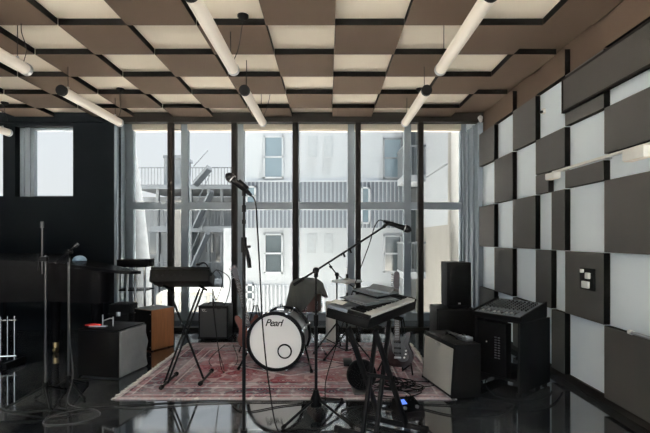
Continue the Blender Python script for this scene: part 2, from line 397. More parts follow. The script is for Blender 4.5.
for d0, d1, zl, zh, lab in wp:
    o = single(MB().box(XR - 0.06, XR - 0.005, d1 + 0.004, d0 - 0.004, zl + 0.003, zh - 0.003, 0.003, seg=1), 'acoustic_panel', 'cpanel' if zl > 2.7 else 'wpanel', lab, 'wall panel', (XR, (d0 + d1) / 2, zl), 'dark acoustic panels on the right wall'); black_sides(o, 0); o['kind'] = 'thing'

struct('trim_12', MB().box(XR - 0.004, XR - 0.0002, YB, 6.2, 2.785, ZC - 0.006), 'cpanel')  # brown strip that puts shade into the top-row wall recesses
# vent grille
t = thing('vent_grille', 'long dark perforated vent grille high on the right wall', 'vent', (2.13, 3.1, 2.43))
mb = MB(); a0, a1, b0, b1 = 2.3, 3.95, 2.43, 2.74
mb.box(2.105, 2.139, a0, a1, b0, b0 + 0.018); mb.box(2.105, 2.139, a0, a1, b1 - 0.018, b1); mb.box(2.105, 2.139, a1 - 0.018, a1, b0, b1); mb.box(2.105, 2.139, a0, a0 + 0.018, b0, b1)
mb.build('frame', 'post', t, t.location)
mb = MB()
for i in range(22):
    zz = b0 + 0.02 + i * (b1 - b0 - 0.04) / 21; mb.box(2.112, 2.118, a0, a1, zz - 0.004, zz + 0.004)
for i in range(110):
    yy = a0 + 0.02 + i * (a1 - a0 - 0.04) / 109; mb.box(2.111, 2.119, yy - 0.0035, yy + 0.0035, b0, b1)
mb.build('mesh_screen', 'ventm', t, t.location)
MB().box(2.122, 2.137, a0, a1, b0, b1).build('backing', 'black', t, t.location)
# white rail with box lights
t = thing('wall_rail', 'long thin white rail running along the right wall panels', 'rail', (2.11, 3.3, zr))
MB().box(2.105, 2.133, 2.3, 4.12, zr - 0.008, zr + 0.012, 0.003).build('rail', 'white', t, t.location)
for y in (2.6, 3.4, 4.0): MB().box(2.133, XR - 0.002, y - 0.012, y + 0.012, zr - 0.006, zr + 0.01).build('bracket', 'steel', t, t.location)
for y0, y1, hh, lab in ((4.0, 4.16, 0.055, 'small white box light under the far end of the wall rail'), (2.86, 3.07, 0.075, 'larger white box light under the near end of the wall rail')):
    t = thing('box_light', lab, 'light', (2.08, (y0 + y1) / 2, zr - 0.01), group='white box lights on the wall rail')
    MB().box(2.06, 2.128, y0, y1, zr - 0.01 - hh, zr - 0.009, 0.006).build('housing', 'white', t, t.location)
    MB().box(2.066, 2.122, y0 + 0.01, y1 - 0.01, zr - 0.014 - hh, zr - 0.01 - hh).build('diffuser', 'tube', t, t.location)
# wall socket box
t = thing('socket_box', 'black wall socket box with white plugs on the dark panel', 'socket', (2.139, 3.6, 0.88))
MB().box(2.125, 2.139, 3.5, 3.7, 0.88, 1.06, 0.004).build('plate', 'black', t, t.location)
for y, zz, ww, hh in ((3.57, 1.0, 0.05, 0.05), (3.6, 0.925, 0.09, 0.055), (3.65, 1.035, 0.03, 0.03)):
    MB().box(2.105, 2.126, y - ww / 2, y + ww / 2, zz - hh / 2, zz + hh / 2, 0.004).build('plug', 'white', t, t.location)
# sensor, rail spot and skirting hose
t = thing('wall_sensor', 'tiny dark sensor on the pale wall left of the vent grille', 'sensor', (2.2, 4.44, 2.59))
MB().box(2.175, 2.199, 4.42, 4.46, 2.57, 2.62, 0.005).build('housing', 'white', t, t.location)
MB().box(2.15, 2.176, 4.425, 4.455, 2.575, 2.6, 0.005).build('lens', 'black', t, t.location)
t = thing('corner_sensor', 'small pale sensor hanging at the ceiling corner by the window', 'sensor', (2.1, 6.05, 3.02))
MB().cyl((2.12, 6.1, 3.024), (2.12, 6.1, 2.99), 0.012).build('bracket', 'steel', t, t.location)
MB().cyl((2.12, 6.1, 2.99), (2.11, 6.05, 2.93), 0.035, 0.022).build('housing', 'white', t, t.location)

# ------------------------------------------------------------------ ceiling tube lamps
def lamp(x, y0, y1, lab, sides=(1, 1)):
    zz = 2.75; r = 0.048
    t = thing('tube_lamp', lab, 'lamp', (x, y0, zz), group='tube lamps under the ceiling')
    MB().cyl((x, y0 + 0.03, zz), (x, y1 - 0.03, zz), r, n=24).build('diffuser', 'tube', t, t.location)
    MB().cyl((x, y0, zz), (x, y0 + 0.035, zz), r + 0.004, n=24).build('end_cap', 'black', t, t.location)
    MB().cyl((x, y1 - 0.035, zz), (x, y1, zz), r + 0.004, n=24).build('end_cap', 'steel', t, t.location)
    for y in (y0 + 0.12, y1 - 0.12):
        MB().cyl((x, y, zz + r - 0.004), (x, y, 3.023 if (math.floor((x - P0x) / PT) + math.floor((y - P0y) / PT)) % 2 == 0 else 3.088), 0.0035, n=6).build('hanger', 'black', t, t.location)
        MB().cyl((x, y, zz + r - 0.01), (x, y, zz + r + 0.02), 0.012, n=8).build('clamp', 'steel', t, t.location)
    yc = y1 - 0.12
    rose = Vector((x + 0.13, yc - 0.14, 3.088 if True else 0))
    MB().lathe([(0.045, 0), (0.045, -0.012), (0.03, -0.03), (0.012, -0.04)], 16, T(*rose)).build('ceiling_rose', 'black', t, t.location)
    MB().tube(spline([rose + Vector((0, 0, -0.035)), rose + Vector((-0.02, 0.03, -0.12)), (x + 0.06, yc + 0.02, zz + 0.14), (x + 0.01, yc + 0.06, zz + 0.05)], 8), 0.0035, 6).build('cord', 'cable', t, t.location)
lamp(-0.81, 2.56, 3.76, 'long pale tube lamp cut by the top edge, left of centre')
lamp(0.963, 2.56, 3.76, 'long pale tube lamp cut by the top edge, right of centre')
lamp(-2.58, 2.56, 3.76, 'pale tube lamp cut by the left edge of the picture')
lamp(-0.815, 4.26, 5.47, 'short-looking tube lamp near the windows, left of centre')
lamp(0.963, 4.26, 5.47, 'short-looking tube lamp near the windows, right of centre')
lamp(-2.6, 4.26, 5.47, 'pale tube lamp above the piano pointing at the window reveal')
lamp(-4.36, 4.78, 5.99, 'tube lamp end at the far left, above the small side window')

# ------------------------------------------------------------------ rug
RX0, RX1, RY0, RY1 = -1.72, 1.0, 3.54, 5.45
rl = ((RX0 + RX1) / 2, (RY0 + RY1) / 2, 0)
rug = single(MB().box(RX0, RX1, RY0, RY1, 0.0, 0.012, 0.003), 'rug', rug_mat(RX1 - RX0, RY1 - RY0), 'faded red Persian rug under the drum kit', 'rug', rl)
RZ_ = 0.012
mb = MB()
for i in range(90):
    y = RY0 + 0.01 + (RY1 - RY0 - 0.02) * i / 89
    for sx, x0 in ((-1, RX0), (1, RX1)):
        dx = sx * random.uniform(0.03, 0.05); mb.tube([(x0 - sx * 0.004, y, 0.007), (x0 + dx, y + random.uniform(-0.008, 0.008), 0.003)], 0.0025, 4)
mb.build('fringe', 'paper', rug, rl)['kind'] = 'stuff'

# ------------------------------------------------------------------ shared pieces
def mic_body(t, base, tip, label=None):
    """hand microphone from cable end (base) to grille ball (tip)"""
    a, b = Vector(base), Vector(tip); d = (b - a); L_ = d.length; d.normalize()
    p = lambda f: a + d * L_ * f
    MB().tube([p(0), p(0.08), p(0.1), p(0.66), p(0.74)], [0.009, 0.010, 0.0125, 0.019, 0.021], 14).build('handle', 'black', t, t.location)
    MB().tube([p(0.72), p(0.75), p(0.8), p(0.88), p(0.95), p(1.0)], [0.020, 0.026, 0.0285, 0.027, 0.020, 0.006], 16).build('grille', 'blackm', t, t.location)
    MB().tube([p(0.735), p(0.765)], 0.0275, 16).build('band', 'steel', t, t.location)
def tripod(t, x, y, zg, legs, hub, m='blackm', r=0.009, foot=True, brace=False):
    for (dx, dy) in legs:
        MB().tube([(x, y, hub), (x + dx * 0.35, y + dy * 0.35, zg + (hub - zg) * 0.68), (x + dx, y + dy, zg + 0.012)], r, 8).build('leg', m, t, t.location)
        if foot: MB().tube([(x + dx * 0.93, y + dy * 0.93, zg + 0.02), (x + dx, y + dy, zg + 0.012), (x + dx * 1.02, y + dy * 1.02, zg + 0.012)], [r * 1.3, r * 1.5, r * 1.2], 8).build('rubber_foot', 'rubber', t, t.location)
        if brace: MB().cyl((x, y, zg + hub * 0.25), (x + dx * 0.5, y + dy * 0.5, zg + (hub - zg) * 0.5), r * 0.6, n=6).build('brace', m, t, t.location)

# ------------------------------------------------------------------ straight microphone stand (front)
x, y = -0.499, 2.6
t = thing('microphone_stand', 'tall straight black microphone stand in front of the bass drum', 'microphone stand', (x, y, 0))
MB().cyl((x, y, 0.10), (x, y, 1.28), 0.0105, n=14).build('lower_tube', 'blackm', t, t.location)
MB().cyl((x, y, 1.25), (x, y, 1.56), 0.0075, n=12).build('upper_tube', 'blackm', t, t.location)
mb = MB(); mb.cyl((x, y, 1.22), (x, y, 1.31), 0.017, n=14); mb.cyl((x, y, 1.255), (x + 0.04, y - 0.01, 1.255), 0.007, n=8); mb.build('clutch', 'black', t, t.location)
mb = MB(); mb.cyl((x, y, 1.46), (x, y, 1.5), 0.012); mb.cyl((x, y, 1.39), (x, y, 1.415), 0.012); mb.build('collar', 'black', t, t.location)
MB().tube([(x + 0.012, y - 0.012, 1.26), (x + 0.03, y - 0.012, 1.18), (x + 0.036, y - 0.012, 1.13)], [0.009, 0.013, 0.012], 10).build('spare_clip', 'black', t, t.location)
mb = MB(); mb.tube([(x, y, 1.555), (x, y, 1.59), (x - 0.012, y, 1.61)], 0.012, 10); mb.tube([(x + 0.02, y, 1.595), (x - 0.035, y, 1.635)], [0.017, 0.0235], 14); mb.build('mic_clip', 'black', t, t.location)
tripod(t, x, y, 0, ((-0.26, 0.05), (0.2, 0.2), (0.1, -0.26)), 0.13)
MB().cyl((x, y, 0.09), (x, y, 0.17), 0.022).build('hub', 'black', t, t.location)
tail = W(251.5, 195.5, 2.6); tip = W(226, 174, 2.6)
t = thing('microphone', 'black microphone tilted up on the straight stand', 'microphone', tail)
mic_body(t, tail, tip)
pts = [tail, W(255.5, 203, 2.6), W(257.5, 230, 2.61), W(260, 275, 2.64), W(263, 330, 2.7), W(269, 385, 2.78), Vector((-0.33, 2.9, 0.03)), Vector((-0.22, 2.99, 0.006)), Vector((-0.05, 3.0, 0.006)), Vector((0.12, 3.25, 0.006)), Vector((0.3, 3.42, 0.006))]
single(MB().tube(spline(pts, 10), 0.0045, 6), 'microphone_cable', 'cable', 'black cable hanging from the microphone on the straight stand', 'cable', (tail.x, tail.y, 0.0))

# ------------------------------------------------------------------ boom microphone stand
x, y = -0.0885, 3.23
t = thing('boom_stand', 'black boom microphone stand with long slanted arm, right of bass drum', 'microphone stand', (x, y, 0))
MB().cyl((x, y, 0.08), (x, y, 0.72), 0.0115, n=14).build('lower_tube', 'blackm', t, t.location)
MB().cyl((x, y, 0.7), (x, y, 1.06), 0.008, n=12).build('upper_tube', 'blackm', t, t.location)
MB().cyl((x, y, 0.66), (x, y, 0.74), 0.017).build('clutch', 'black', t, t.location)
bl, br = W(295, 284, y), W(386, 225.5, y)
MB().cyl(bl, br, 0.0075, n=12).build('boom_arm', 'blackm', t, t.location)
mid = W(316, 270.3, y)
mb = MB(); mb.cyl((mid.x, y - 0.025, mid.z), (mid.x, y + 0.025, mid.z), 0.024); mb.cyl((mid.x, y, mid.z - 0.05), (mid.x, y, mid.z), 0.016); mb.build('pivot', 'black', t, t.location)
for k in (0.53, 0.6): 
    q = bl.lerp(br, k); MB().tube([q - Vector((0.015, 0, 0.018)), q, q + Vector((0.012, 0, -0.03))], 0.008, 8).build('cable_clip', 'black', t, t.location)
MB().tube([bl.lerp(br, -0.015), bl.lerp(br, 0.1)], 0.012, 12).build('counterweight', 'black', t, t.location)
MB().tube([br - Vector((0.02, 0, 0.014)), br + Vector((0.01, 0, 0.015)), W(393, 224, y)], [0.012, 0.014, 0.02], 12).build('mic_clip', 'black', t, t.location)
tripod(t, x, y, 0, ((-0.22, -0.24), (0.26, -0.22), (0.2, 0.28)), 0.13, r=0.01)
MB().lathe([(0.02, 0.0), (0.042, 0.01), (0.042, 0.06), (0.025, 0.1), (0.018, 0.13)], 16, T(x, y, 0.06)).build('hub', 'black', t, t.location)
tail, tip = W(383.5, 221, y), W(411.5, 230.5, y)
t = thing('microphone', 'black microphone at the upper end of the boom arm', 'microphone', tail)
mic_body(t, tail, tip)
pts = [tail, W(379, 220.5, y), W(374.5, 227, y), W(369, 245, y), W(358, 275, y + 0.02), W(350, 300, y + 0.1), W(338, 340, y + 0.1), W(326, 380, y + 0.06), Vector((-0.03, 3.34, 0.02)), Vector((-0.14, 3.44, 0.006)), Vector((-0.35, 3.40, 0.006)), Vector((-0.62, 3.28, 0.006)), Vector((-0.75, 3.42, 0.006))]
single(MB().tube(spline(pts, 10), 0.0042, 6), 'microphone_cable', 'cable', 'black cable looping off the boom microphone to the floor', 'cable', (tail.x, tail.y, 0))

# ------------------------------------------------------------------ bass drum
t = thing('bass_drum', 'bass drum with white front skin, dark hoop and round port', 'drum', (-0.514, 4.25, RZ_), -7)
cz = 0.289; r = 0.262; D = 0.42
AX = T(0, 0, cz) @ RX(-90)      # local z -> +y
MB().lathe([(r, 0.03), (r + 0.002, 0.035), (r + 0.002, D - 0.035), (r, D - 0.03)], 64, AX).build('shell', 'shell', t)
MB().lathe([(r - 0.004, 0.018), (r, 0.022), (r, 0.03), (0.01, 0.03)], 64, AX).build('front_head', 'headm', t)
MB().lathe([(0.01, D - 0.03), (r, D - 0.03), (r, D - 0.02), (0.01, D - 0.018)], 64, AX).build('batter_head', 'headm', t)
for nm, a, b in (('front_hoop', 0.0, 0.045), ('batter_hoop', D - 0.045, D)):
    MB().lathe([(r - 0.002, a), (r + 0.026, a + 0.002), (r + 0.028, a + 0.006), (r + 0.028, b - 0.006), (r + 0.026, b - 0.002), (r + 0.003, b)] + [(r - 0.002, b - 0.001), (r - 0.002, a)], 64, AX, False).build(nm, 'blackm', t)
def ring(R0, w, dpt, n=40):
    return [(R0 - w, 0), (R0, 0), (R0, dpt), (R0 - w, dpt), (R0 - w, 0)]
PX = T(0.092, 0.012, cz - 0.092) @ RX(-90)
MB().lathe([(0.058, 0.0), (0.07, -0.003), (0.072, 0.0), (0.072, 0.008), (0.058, 0.008), (0.058, 0.0)], 40, PX, False).build('port_ring', 'black', t)
MB().lathe([(0.058, -0.002), (0.058, 0.006)], 40, PX).build('port_patch', 'headm', t)
for k in range(8):
    an = 2 * PI * k / 8 + PI / 8; ca, sa = math.cos(an), math.sin(an)
    X = T(0, 0, cz) @ Matrix.Rotation(-an, 4, 'Y')
    MB().box(r - 0.002, r + 0.03, 0.15, 0.27, -0.014, 0.014, 0.006, X).build('lug', 'chrome', t)
    for ya, yb in ((-0.004, 0.035), (D - 0.035, D + 0.004)):
        MB().box(r + 0.026, r + 0.04, ya, yb, -0.013, 0.013, 0.004, X).build('claw', 'chrome', t)
    mb = MB(); mb.cyl(X @ Vector((r + 0.032, 0.0, 0)), X @ Vector((r + 0.022, 0.16, 0)), 0.004, n=6); mb.cyl(X @ Vector((r + 0.022, 0.26, 0)), X @ Vector((r + 0.032, D, 0)), 0.004, n=6); mb.build('tension_rod', 'chrome', t)
for sx in (-1, 1):
    q = Vector((sx * 0.26, 0.14, cz - 0.03)); g = Vector((sx * 0.365, -0.02, 0.012))
    sp = MB().tube([q, q.lerp(g, 0.5), g], 0.0095, 10).build('spur', 'blackm', t)
    MB().tube([q.lerp(g, 0.9), g], [0.013, 0.016], 10).build('rubber_tip', 'rubber', sp)
mb = MB(); mb.box(-0.03, 0.05, 0.17, 0.27, cz + r, cz + r + 0.035, 0.008); mb.cyl((0.01, 0.22, cz + r + 0.03), (0.01, 0.22, cz + r + 0.07), 0.018); mb.build('tom_mount', 'chrome', t)
# lettering on the skin
cu = bpy.data.curves.new('lettering', 'FONT'); cu.body = 'Pearl'; cu.size = 0.095; cu.shear = 0.35; cu.align_x = 'CENTER'; cu.extrude = 0.0012; cu.offset = 0.0014; cu.space_character = 0.88
tmp = bpy.data.objects.new('tmp_lettering', cu); COL.objects.link(tmp)
me = bpy.data.meshes.new_from_object(tmp.evaluated_get(bpy.context.evaluated_depsgraph_get()))
bpy.data.objects.remove(tmp); me.materials.clear(); me.materials.append(M['black'])
o = bpy.data.objects.new('lettering', me); COL.objects.link(o); o.parent = t; o.location = (-0.02, 0.0185, cz + 0.150); o.rotation_euler = (R(90), 0, 0)

# ------------------------------------------------------------------ snare drum on stand + cloth
x, y = -0.24, 4.95
t = thing('snare_stand', 'chrome tripod stand carrying the cloth-covered drum', 'drum stand', (x, y, RZ_))
MB().cyl((x, y, 0.16), (x, y, 0.475), 0.012, n=12).build('tube', 'chrome', t, t.location)
tripod(t, x, y, RZ_, ((-0.2, -0.1), (0.22, -0.1), (0.0, 0.24)), 0.3, 'chrome', 0.008)
mb = MB()
for a in (90, 210, 330): mb.tube([(x, y, 0.465), (x + 0.15 * math.cos(R(a)), y + 0.15 * math.sin(R(a)), 0.478), (x + 0.18 * math.cos(R(a)), y + 0.18 * math.sin(R(a)), 0.492)], 0.007, 8)
mb.build('basket', 'chrome', t, t.location)
t = thing('snare_drum', 'red-brown drum under the charcoal cloth', 'drum', (x, y, 0.488))
MB().lathe([(0.165, 0.012), (0.165, 0.248)], 40).build('shell', 'redshell', t)
for a, b in ((0.0, 0.014), (0.246, 0.26)): MB().lathe([(0.16, a), (0.172, a), (0.172, b), (0.16, b), (0.16, a)], 40, None, False).build('hoop', 'chrome', t)
for k in range(8):
    X = RZ(k * 45); MB().box(0.163, 0.18, -0.008, 0.008, 0.035, 0.125, 0.004, X).build('lug', 'chrome', t)
# cloth
mb = MB(); n = 56; prof = 12; vs = []; fs = []
for i in range(prof + 1):
    u = i / prof
    for j in range(n):
        a = 2 * PI * j / n
        hang = 0.13 + 0.19 * max(0, -math.cos(a - 0.5)) ** 0.8 + 0.022 * math.sin(3 * a + 1) - 0.05 * max(0, math.cos(a + 1.0))
        if u < 0.5:
            q = u / 0.5; rr = 0.004 + 0.19 * math.sin(q * PI / 2); zz = 0.765 + 0.10 * math.cos(q * PI / 2) ** 0.9 + 0.012 * math.sin(4 * a + 6 * q) * q * (1 - q)
        else:
            q = (u - 0.5) / 0.5; rr = 0.194 + (0.035 + 0.03 * max(0, -math.cos(a))) * q + 0.012 * q * math.sin(7 * a + 1.3) + 0.006 * q * math.sin(13 * a); zz = 0.765 - hang * q
        vs.append((x + rr * math.cos(a), y + rr * math.sin(a), zz))
for i in range(prof):
    for j in range(n): fs.append((i * n + j, i * n + (j + 1) % n, (i + 1) * n + (j + 1) % n, (i + 1) * n + j))
fs.append(tuple(range(n)))
mb.add(vs, fs, True)
single(mb, 'draped_jacket', 'cloth', 'charcoal jacket draped over the drum behind the bass drum', 'jacket', (x, y, 0.755))

# ------------------------------------------------------------------ hi-hat and cymbal stand
x, y = 0.206, 4.75
t = thing('hi_hat', 'pair of bronze hi-hat cymbals on a tripod stand behind the keyboard', 'cymbal', (x, y, RZ_))
MB().cyl((x, y, 0.1), (x, y, 0.72), 0.0125, n=12).build('lower_tube', 'blackm', t, t.location)
MB().cyl((x, y, 0.7), (x, y, 0.98), 0.006, n=8).build('pull_rod', 'steel', t, t.location)
MB().lathe([(0.004, 0.03), (0.03, 0.026), (0.04, 0.012), (0.17, 0.0), (0.17, -0.002), (0.03, 0.01)], 48, T(x, y, 0.848)).build('cymbal', 'cym', t, t.location)
MB().lathe([(0.004, -0.03), (0.03, -0.026), (0.04, -0.012), (0.17, 0.0), (0.17, 0.002), (0.03, -0.01)], 48, T(x, y, 0.838)).build('cymbal', 'cym', t, t.location)
MB().cyl((x, y, 0.87), (x, y, 0.92), 0.014).build('clutch', 'black', t, t.location)
tripod(t, x, y, RZ_, ((-0.25, -0.13), (0.25, -0.13), (0.0, 0.27)), 0.3, 'blackm', 0.0085, brace=True)
MB().box(x - 0.045, x + 0.045, y - 0.32, y - 0.06, RZ_, RZ_ + 0.018, 0.004).build('pedal', 'blackm', t, t.location)
x, y = 0.10, 5.0
t = thing('cymbal_stand', 'bare cymbal stand with short tilted boom rod and no cymbal', 'cymbal stand', (x, y, RZ_))
MB().cyl((x, y, 0.1), (x, y, 0.6), 0.013, n=12).build('lower_tube', 'blackm', t, t.location)
MB().cyl((x, y, 0.58), (x, y, 0.88), 0.009, n=12).build('upper_tube', 'blackm', t, t.location)
a, b = W(328.5, 263, y), W(357, 290, y)
MB().tube([a, W(333, 269.5, y), W(337, 274.5, y), b], 0.0065, 8).build('boom_rod', 'blackm', t, t.location)
mb = MB(); q = W(337, 274.5, y); mb.cyl(q - Vector((0, 0.02, 0)), q + Vector((0, 0.02, 0)), 0.026); mb.cyl(q - Vector((0, 0, 0.05)), q, 0.016); mb.build('tilter', 'black', t, t.location)
q = W(331, 266.5, y); MB().tube([q - Vector((0.012, 0, 0.014)), q + Vector((0.006, 0, 0.006))], 0.018, 10).build('wing_nut', 'black', t, t.location)
tripod(t, x, y, RZ_, ((-0.26, -0.1), (0.24, -0.16), (0.05, 0.27)), 0.34, 'blackm', 0.009, brace=True)
x, y = 0.035, 5.56
single(MB().lathe([(0.055, 0), (0.062, 0.004), (0.064, 0.5), (0.06, 0.506), (0.056, 0.5), (0.054, 0.02)], 24, T(x, y, 0)), 'canister', mat('pale_grey_card', (0.5, 0.5, 0.5), 0.8), 'pale grey upright cylinder on the floor by the window', 'canister', (x, y, 0))
# bass drum pedal behind, tom rack spare stand
x, y = -0.42, 4.78

# ------------------------------------------------------------------ stage keyboard on X stand
near = Vector((0.252, 2.62, 0.839)); u = Vector((0.495, 0.868, 0)).normalized(); v0 = Vector((-u.y, u.x, 0))
v = (v0 * math.cos(R(9.5)) + Vector((0, 0, math.sin(R(9.5))))).normalized(); w = u.cross(v)
KM = Matrix(((u.x, v.x, w.x, near.x), (u.y, v.y, w.y, near.y), (u.z, v.z, w.z, near.z), (0, 0, 0, 1)))
t = bpy.data.objects.new('stage_keyboard', None); COL.objects.link(t); t.matrix_world = KM
tag(t, 'black stage keyboard with white keys on the heavy X stand at front', 'keyboard')
KL, KW, KT = 0.88, 0.30, 0.085
MB().box(0, KL, 0, KW, -KT, -0.022, 0.008).build('chassis', 'black', t)
MB().box(0, KL, 0.155, KW, -0.022, 0.0, 0.004).build('control_panel', 'bluegrey', t)
MB().box(0, 0.022, 0.0, 0.155, -0.022, 0.0, 0.003).build('end_cheek', 'black', t); MB().box(KL - 0.022, KL, 0.0, 0.155, -0.022, 0.0, 0.003).build('end_cheek', 'black', t)
nk = 36; kw = (KL - 0.05) / nk
for i in range(nk):
    MB().box(0.025 + i * kw + 0.0008, 0.025 + (i + 1) * kw - 0.0008, 0.008, 0.152, -0.021, -0.003, 0.0015, seg=1).build('white_key', 'keyw', t)
for i in range(nk - 1):
    if i % 7 in (2, 6): continue
    MB().box(0.025 + (i + 1) * kw - 0.006, 0.025 + (i + 1) * kw + 0.006, 0.06, 0.152, -0.003, 0.008, 0.002, seg=1).build('black_key', 'black', t)
for i in range(10): MB().lathe([(0.009, 0), (0.009, 0.012), (0.007, 0.014)], 12, T(0.06 + i * 0.03, 0.27, 0)).build('knob', 'black', t)
MB().box(0.03, 0.13, 0.19, 0.25, 0.0, 0.002).build('display', 'screen' if False else 'folder', t)
def on_kb(name, label, cat, shapes, lift):
    o = bpy.data.objects.new(name, None); COL.objects.link(o); o.matrix_world = KM @ T(shapes[0][1], shapes[0][2], lift); tag(o, label, cat)
    for (nm, cx, cy, mbx, m) in shapes: mbx.build(nm, m, o)
    return o
o = on_kb('ring_binder', 'open slate folder lying flat across the keyboard panel', 'folder',
     [('cover', 0.37, 0.165, MB().box(-0.22, 0.22, -0.105, 0.115, 0.0, 0.006, 0.002, RZ(-8)), 'folder'), ('page', 0, 0, MB().box(-0.20, 0.0, -0.085, 0.1, 0.006, 0.012, 0.001, RZ(-8)), 'folder'), ('page', 0, 0, MB().box(0.01, 0.2, -0.085, 0.1, 0.006, 0.012, 0.001, RZ(-8)), 'bluegrey')], 0.0185)
o = on_kb('laptop', 'closed dark laptop on top of the folder on the keyboard', 'laptop',
     [('base', 0.54, 0.20, MB().box(-0.16, 0.16, -0.1, 0.11, 0.0, 0.012, 0.003, RZ(-6)), 'black'), ('screen_lid', 0, 0, MB().box(-0.16, 0.16, -0.1, 0.11, 0.0125, 0.022, 0.003, RZ(-6)), 'folder')], 0.031)
o = on_kb('tablet', 'slate tablet lying askew on the closed laptop', 'tablet',
     [('body', 0.61, 0.20, MB().box(-0.13, 0.13, -0.085, 0.085, 0.0, 0.012, 0.003, RZ(14)), 'bluegrey'), ('face', 0, 0, MB().box(-0.115, 0.115, -0.075, 0.075, 0.0121, 0.0135, 0.0, RZ(14)), 'folder')], 0.054)
o = on_kb('sheet', 'small white paper sheet at the left corner of the keyboard', 'paper',
     [('sheet', 0.075, 0.255, MB().box(-0.06, 0.05, -0.04, 0.04, 0.0, 0.002, 0, RZ(10)), 'paper')], 0.0145)
t = thing('keyboard_stand', 'heavy black double X keyboard stand beneath the stage keyboard', 'keyboard stand', (0.35, 2.92, 0))
bA, bB = Vector((0.45, 3.03, 0.03)), Vector((0.262, 2.81, 0.03)); tA, tB = Vector((0.215, 2.83, 0.72)), Vector((0.40, 3.15, 0.72))
def beam(p, q, wv, hw, hh, name, m, t, bev=0.004):
    d = (q - p); L_ = d.length; d.normalize(); sx = (wv - d * wv.dot(d)).normalized(); n_ = d.cross(sx)
    X = Matrix(((sx.x, n_.x, d.x, p.x), (sx.y, n_.y, d.y, p.y), (sx.z, n_.z, d.z, p.z), (0, 0, 0, 1)))
    return MB().box(-hw, hw, -hh, hh, 0, L_, bev, X).build(name, m, t, t.location)
for s in (-1, 1):
    beam(tA + v0 * 0.095 * s, bA + v0 * 0.095 * s, v0, 0.012, 0.019, 'leg', 'blackm', t)
    beam(tB + v0 * 0.045 * s, bB + v0 * 0.045 * s, v0, 0.012, 0.019, 'leg', 'blackm', t)
for p in (bA, bB):
    MB().cyl(p - v0 * 0.22, p + v0 * 0.22, 0.019, n=12).build('foot_bar', 'blackm', t, t.location)
    for s in (-1, 1): MB().cyl(p + v0 * 0.20 * s, p + v0 * 0.245 * s, 0.025, n=12).build('rubber_cap', 'rubber', t, t.location)
for p in (tA, tB):
    uu = (p - near).dot(u); c = KM @ Vector((uu, 0.14, -KT - 0.016))
    MB().cyl(c - v * 0.16, c + v * 0.15, 0.0145, n=12).build('support_bar', 'rubber', t, t.location)
    mb = MB().cyl(Vector((p.x, p.y, p.z - 0.01)), Vector((c.x, c.y, c.z)), 0.017); mb.build('bracket', 'blackm', t, t.location)
c = (tA + bA) / 2 * 0.5 + (tB + bB) / 2 * 0.5
MB().cyl(c - v0 * 0.11, c + v0 * 0.11, 0.013, n=20).build('pivot', 'blackm', t, t.location)
mb = MB(); mb.cyl(c - v0 * 0.11, c - v0 * 0.125, 0.02, n=14); mb.build('lock_knob', 'black', t, t.location)

# fan and pedal
x, y = 0.285, 3.66
t = thing('floor_fan', 'small round black floor fan under the stage keyboard', 'fan', (x, y, RZ_), 6)
FX = T(0, 0, 0.148) @ RX(-90) @ Matrix.Rotation(R(0), 4, 'X')
MB().lathe([(0.118, 0.0), (0.126, 0.012), (0.127, 0.04), (0.11, 0.1), (0.07, 0.13), (0.02, 0.135)], 40, FX).build('housing', 'black', t)
mb = MB()
for rr in (0.03, 0.048, 0.066, 0.084, 0.102, 0.118): mb.tube([FX @ Vector((rr * math.cos(2 * PI * k / 40), rr * math.sin(2 * PI * k / 40), -0.012 - 0.02 * (1 - rr / 0.118))) for k in range(41)], 0.002, 5)
for k in range(20):
    a = 2 * PI * k / 20; mb.tube([FX @ Vector((0.02 * math.cos(a), 0.02 * math.sin(a), -0.03)), FX @ Vector((0.118 * math.cos(a + 0.25), 0.118 * math.sin(a + 0.25), -0.008))], 0.002, 5)
mb.build('guard', 'blackm', t)
MB().lathe([(0.024, -0.038), (0.03, -0.03), (0.03, -0.01)], 20, FX).build('hub', 'black', t)
for k in range(5):
    a = 2 * PI * k / 5
    mb = MB().box(0.02, 0.105, -0.025, 0.03, -0.002, 0.002, 0.0, FX @ Matrix.Rotation(a, 4, 'Z') @ T(0, 0, -0.003) @ RX(18)); mb.build('blade', 'rubber', t)
MB().box(-0.075, 0.075, -0.05, 0.12, 0.0, 0.02, 0.008).build('base', 'pg', t)
mb = MB(); mb.box(-0.02, 0.02, 0.06, 0.09, 0.018, 0.06, 0.004); mb.build('neck', 'black', t)
t = thing('effects_pedal', 'black floor pedal with a lit blue screen right of the keyboard stand', 'pedal', (0.60, 3.29, 0), 18)
X = Matrix.Identity(4)
mb = MB(); mb.add([(-0.095, -0.09, 0), (0.095, -0.09, 0), (0.095, 0.09, 0), (-0.095, 0.09, 0), (-0.09, -0.085, 0.035), (0.09, -0.085, 0.035), (0.09, 0.085, 0.085), (-0.09, 0.085, 0.085)], [(0, 3, 2, 1), (4, 5, 6, 7), (0, 1, 5, 4), (1, 2, 6, 5), (2, 3, 7, 6), (3, 0, 4, 7)]); mb.build('housing', 'black', t)
SL = T(0, 0, 0.0615) @ RX(math.degrees(math.atan2(0.05, 0.17)))
MB().box(-0.07, -0.005, 0.0, 0.055, 0.0, 0.003, 0, SL).build('screen', 'screen', t)
for q in ((-0.05, -0.05), (0.05, -0.05)): MB().lathe([(0.014, 0), (0.014, 0.012), (0.01, 0.015)], 14, SL @ T(q[0], q[1], 0)).build('footswitch', 'steel', t)
for q in (0.03, 0.065): MB().lathe([(0.011, 0), (0.01, 0.014)], 12, SL @ T(q, 0.04, 0)).build('knob', 'black', t)

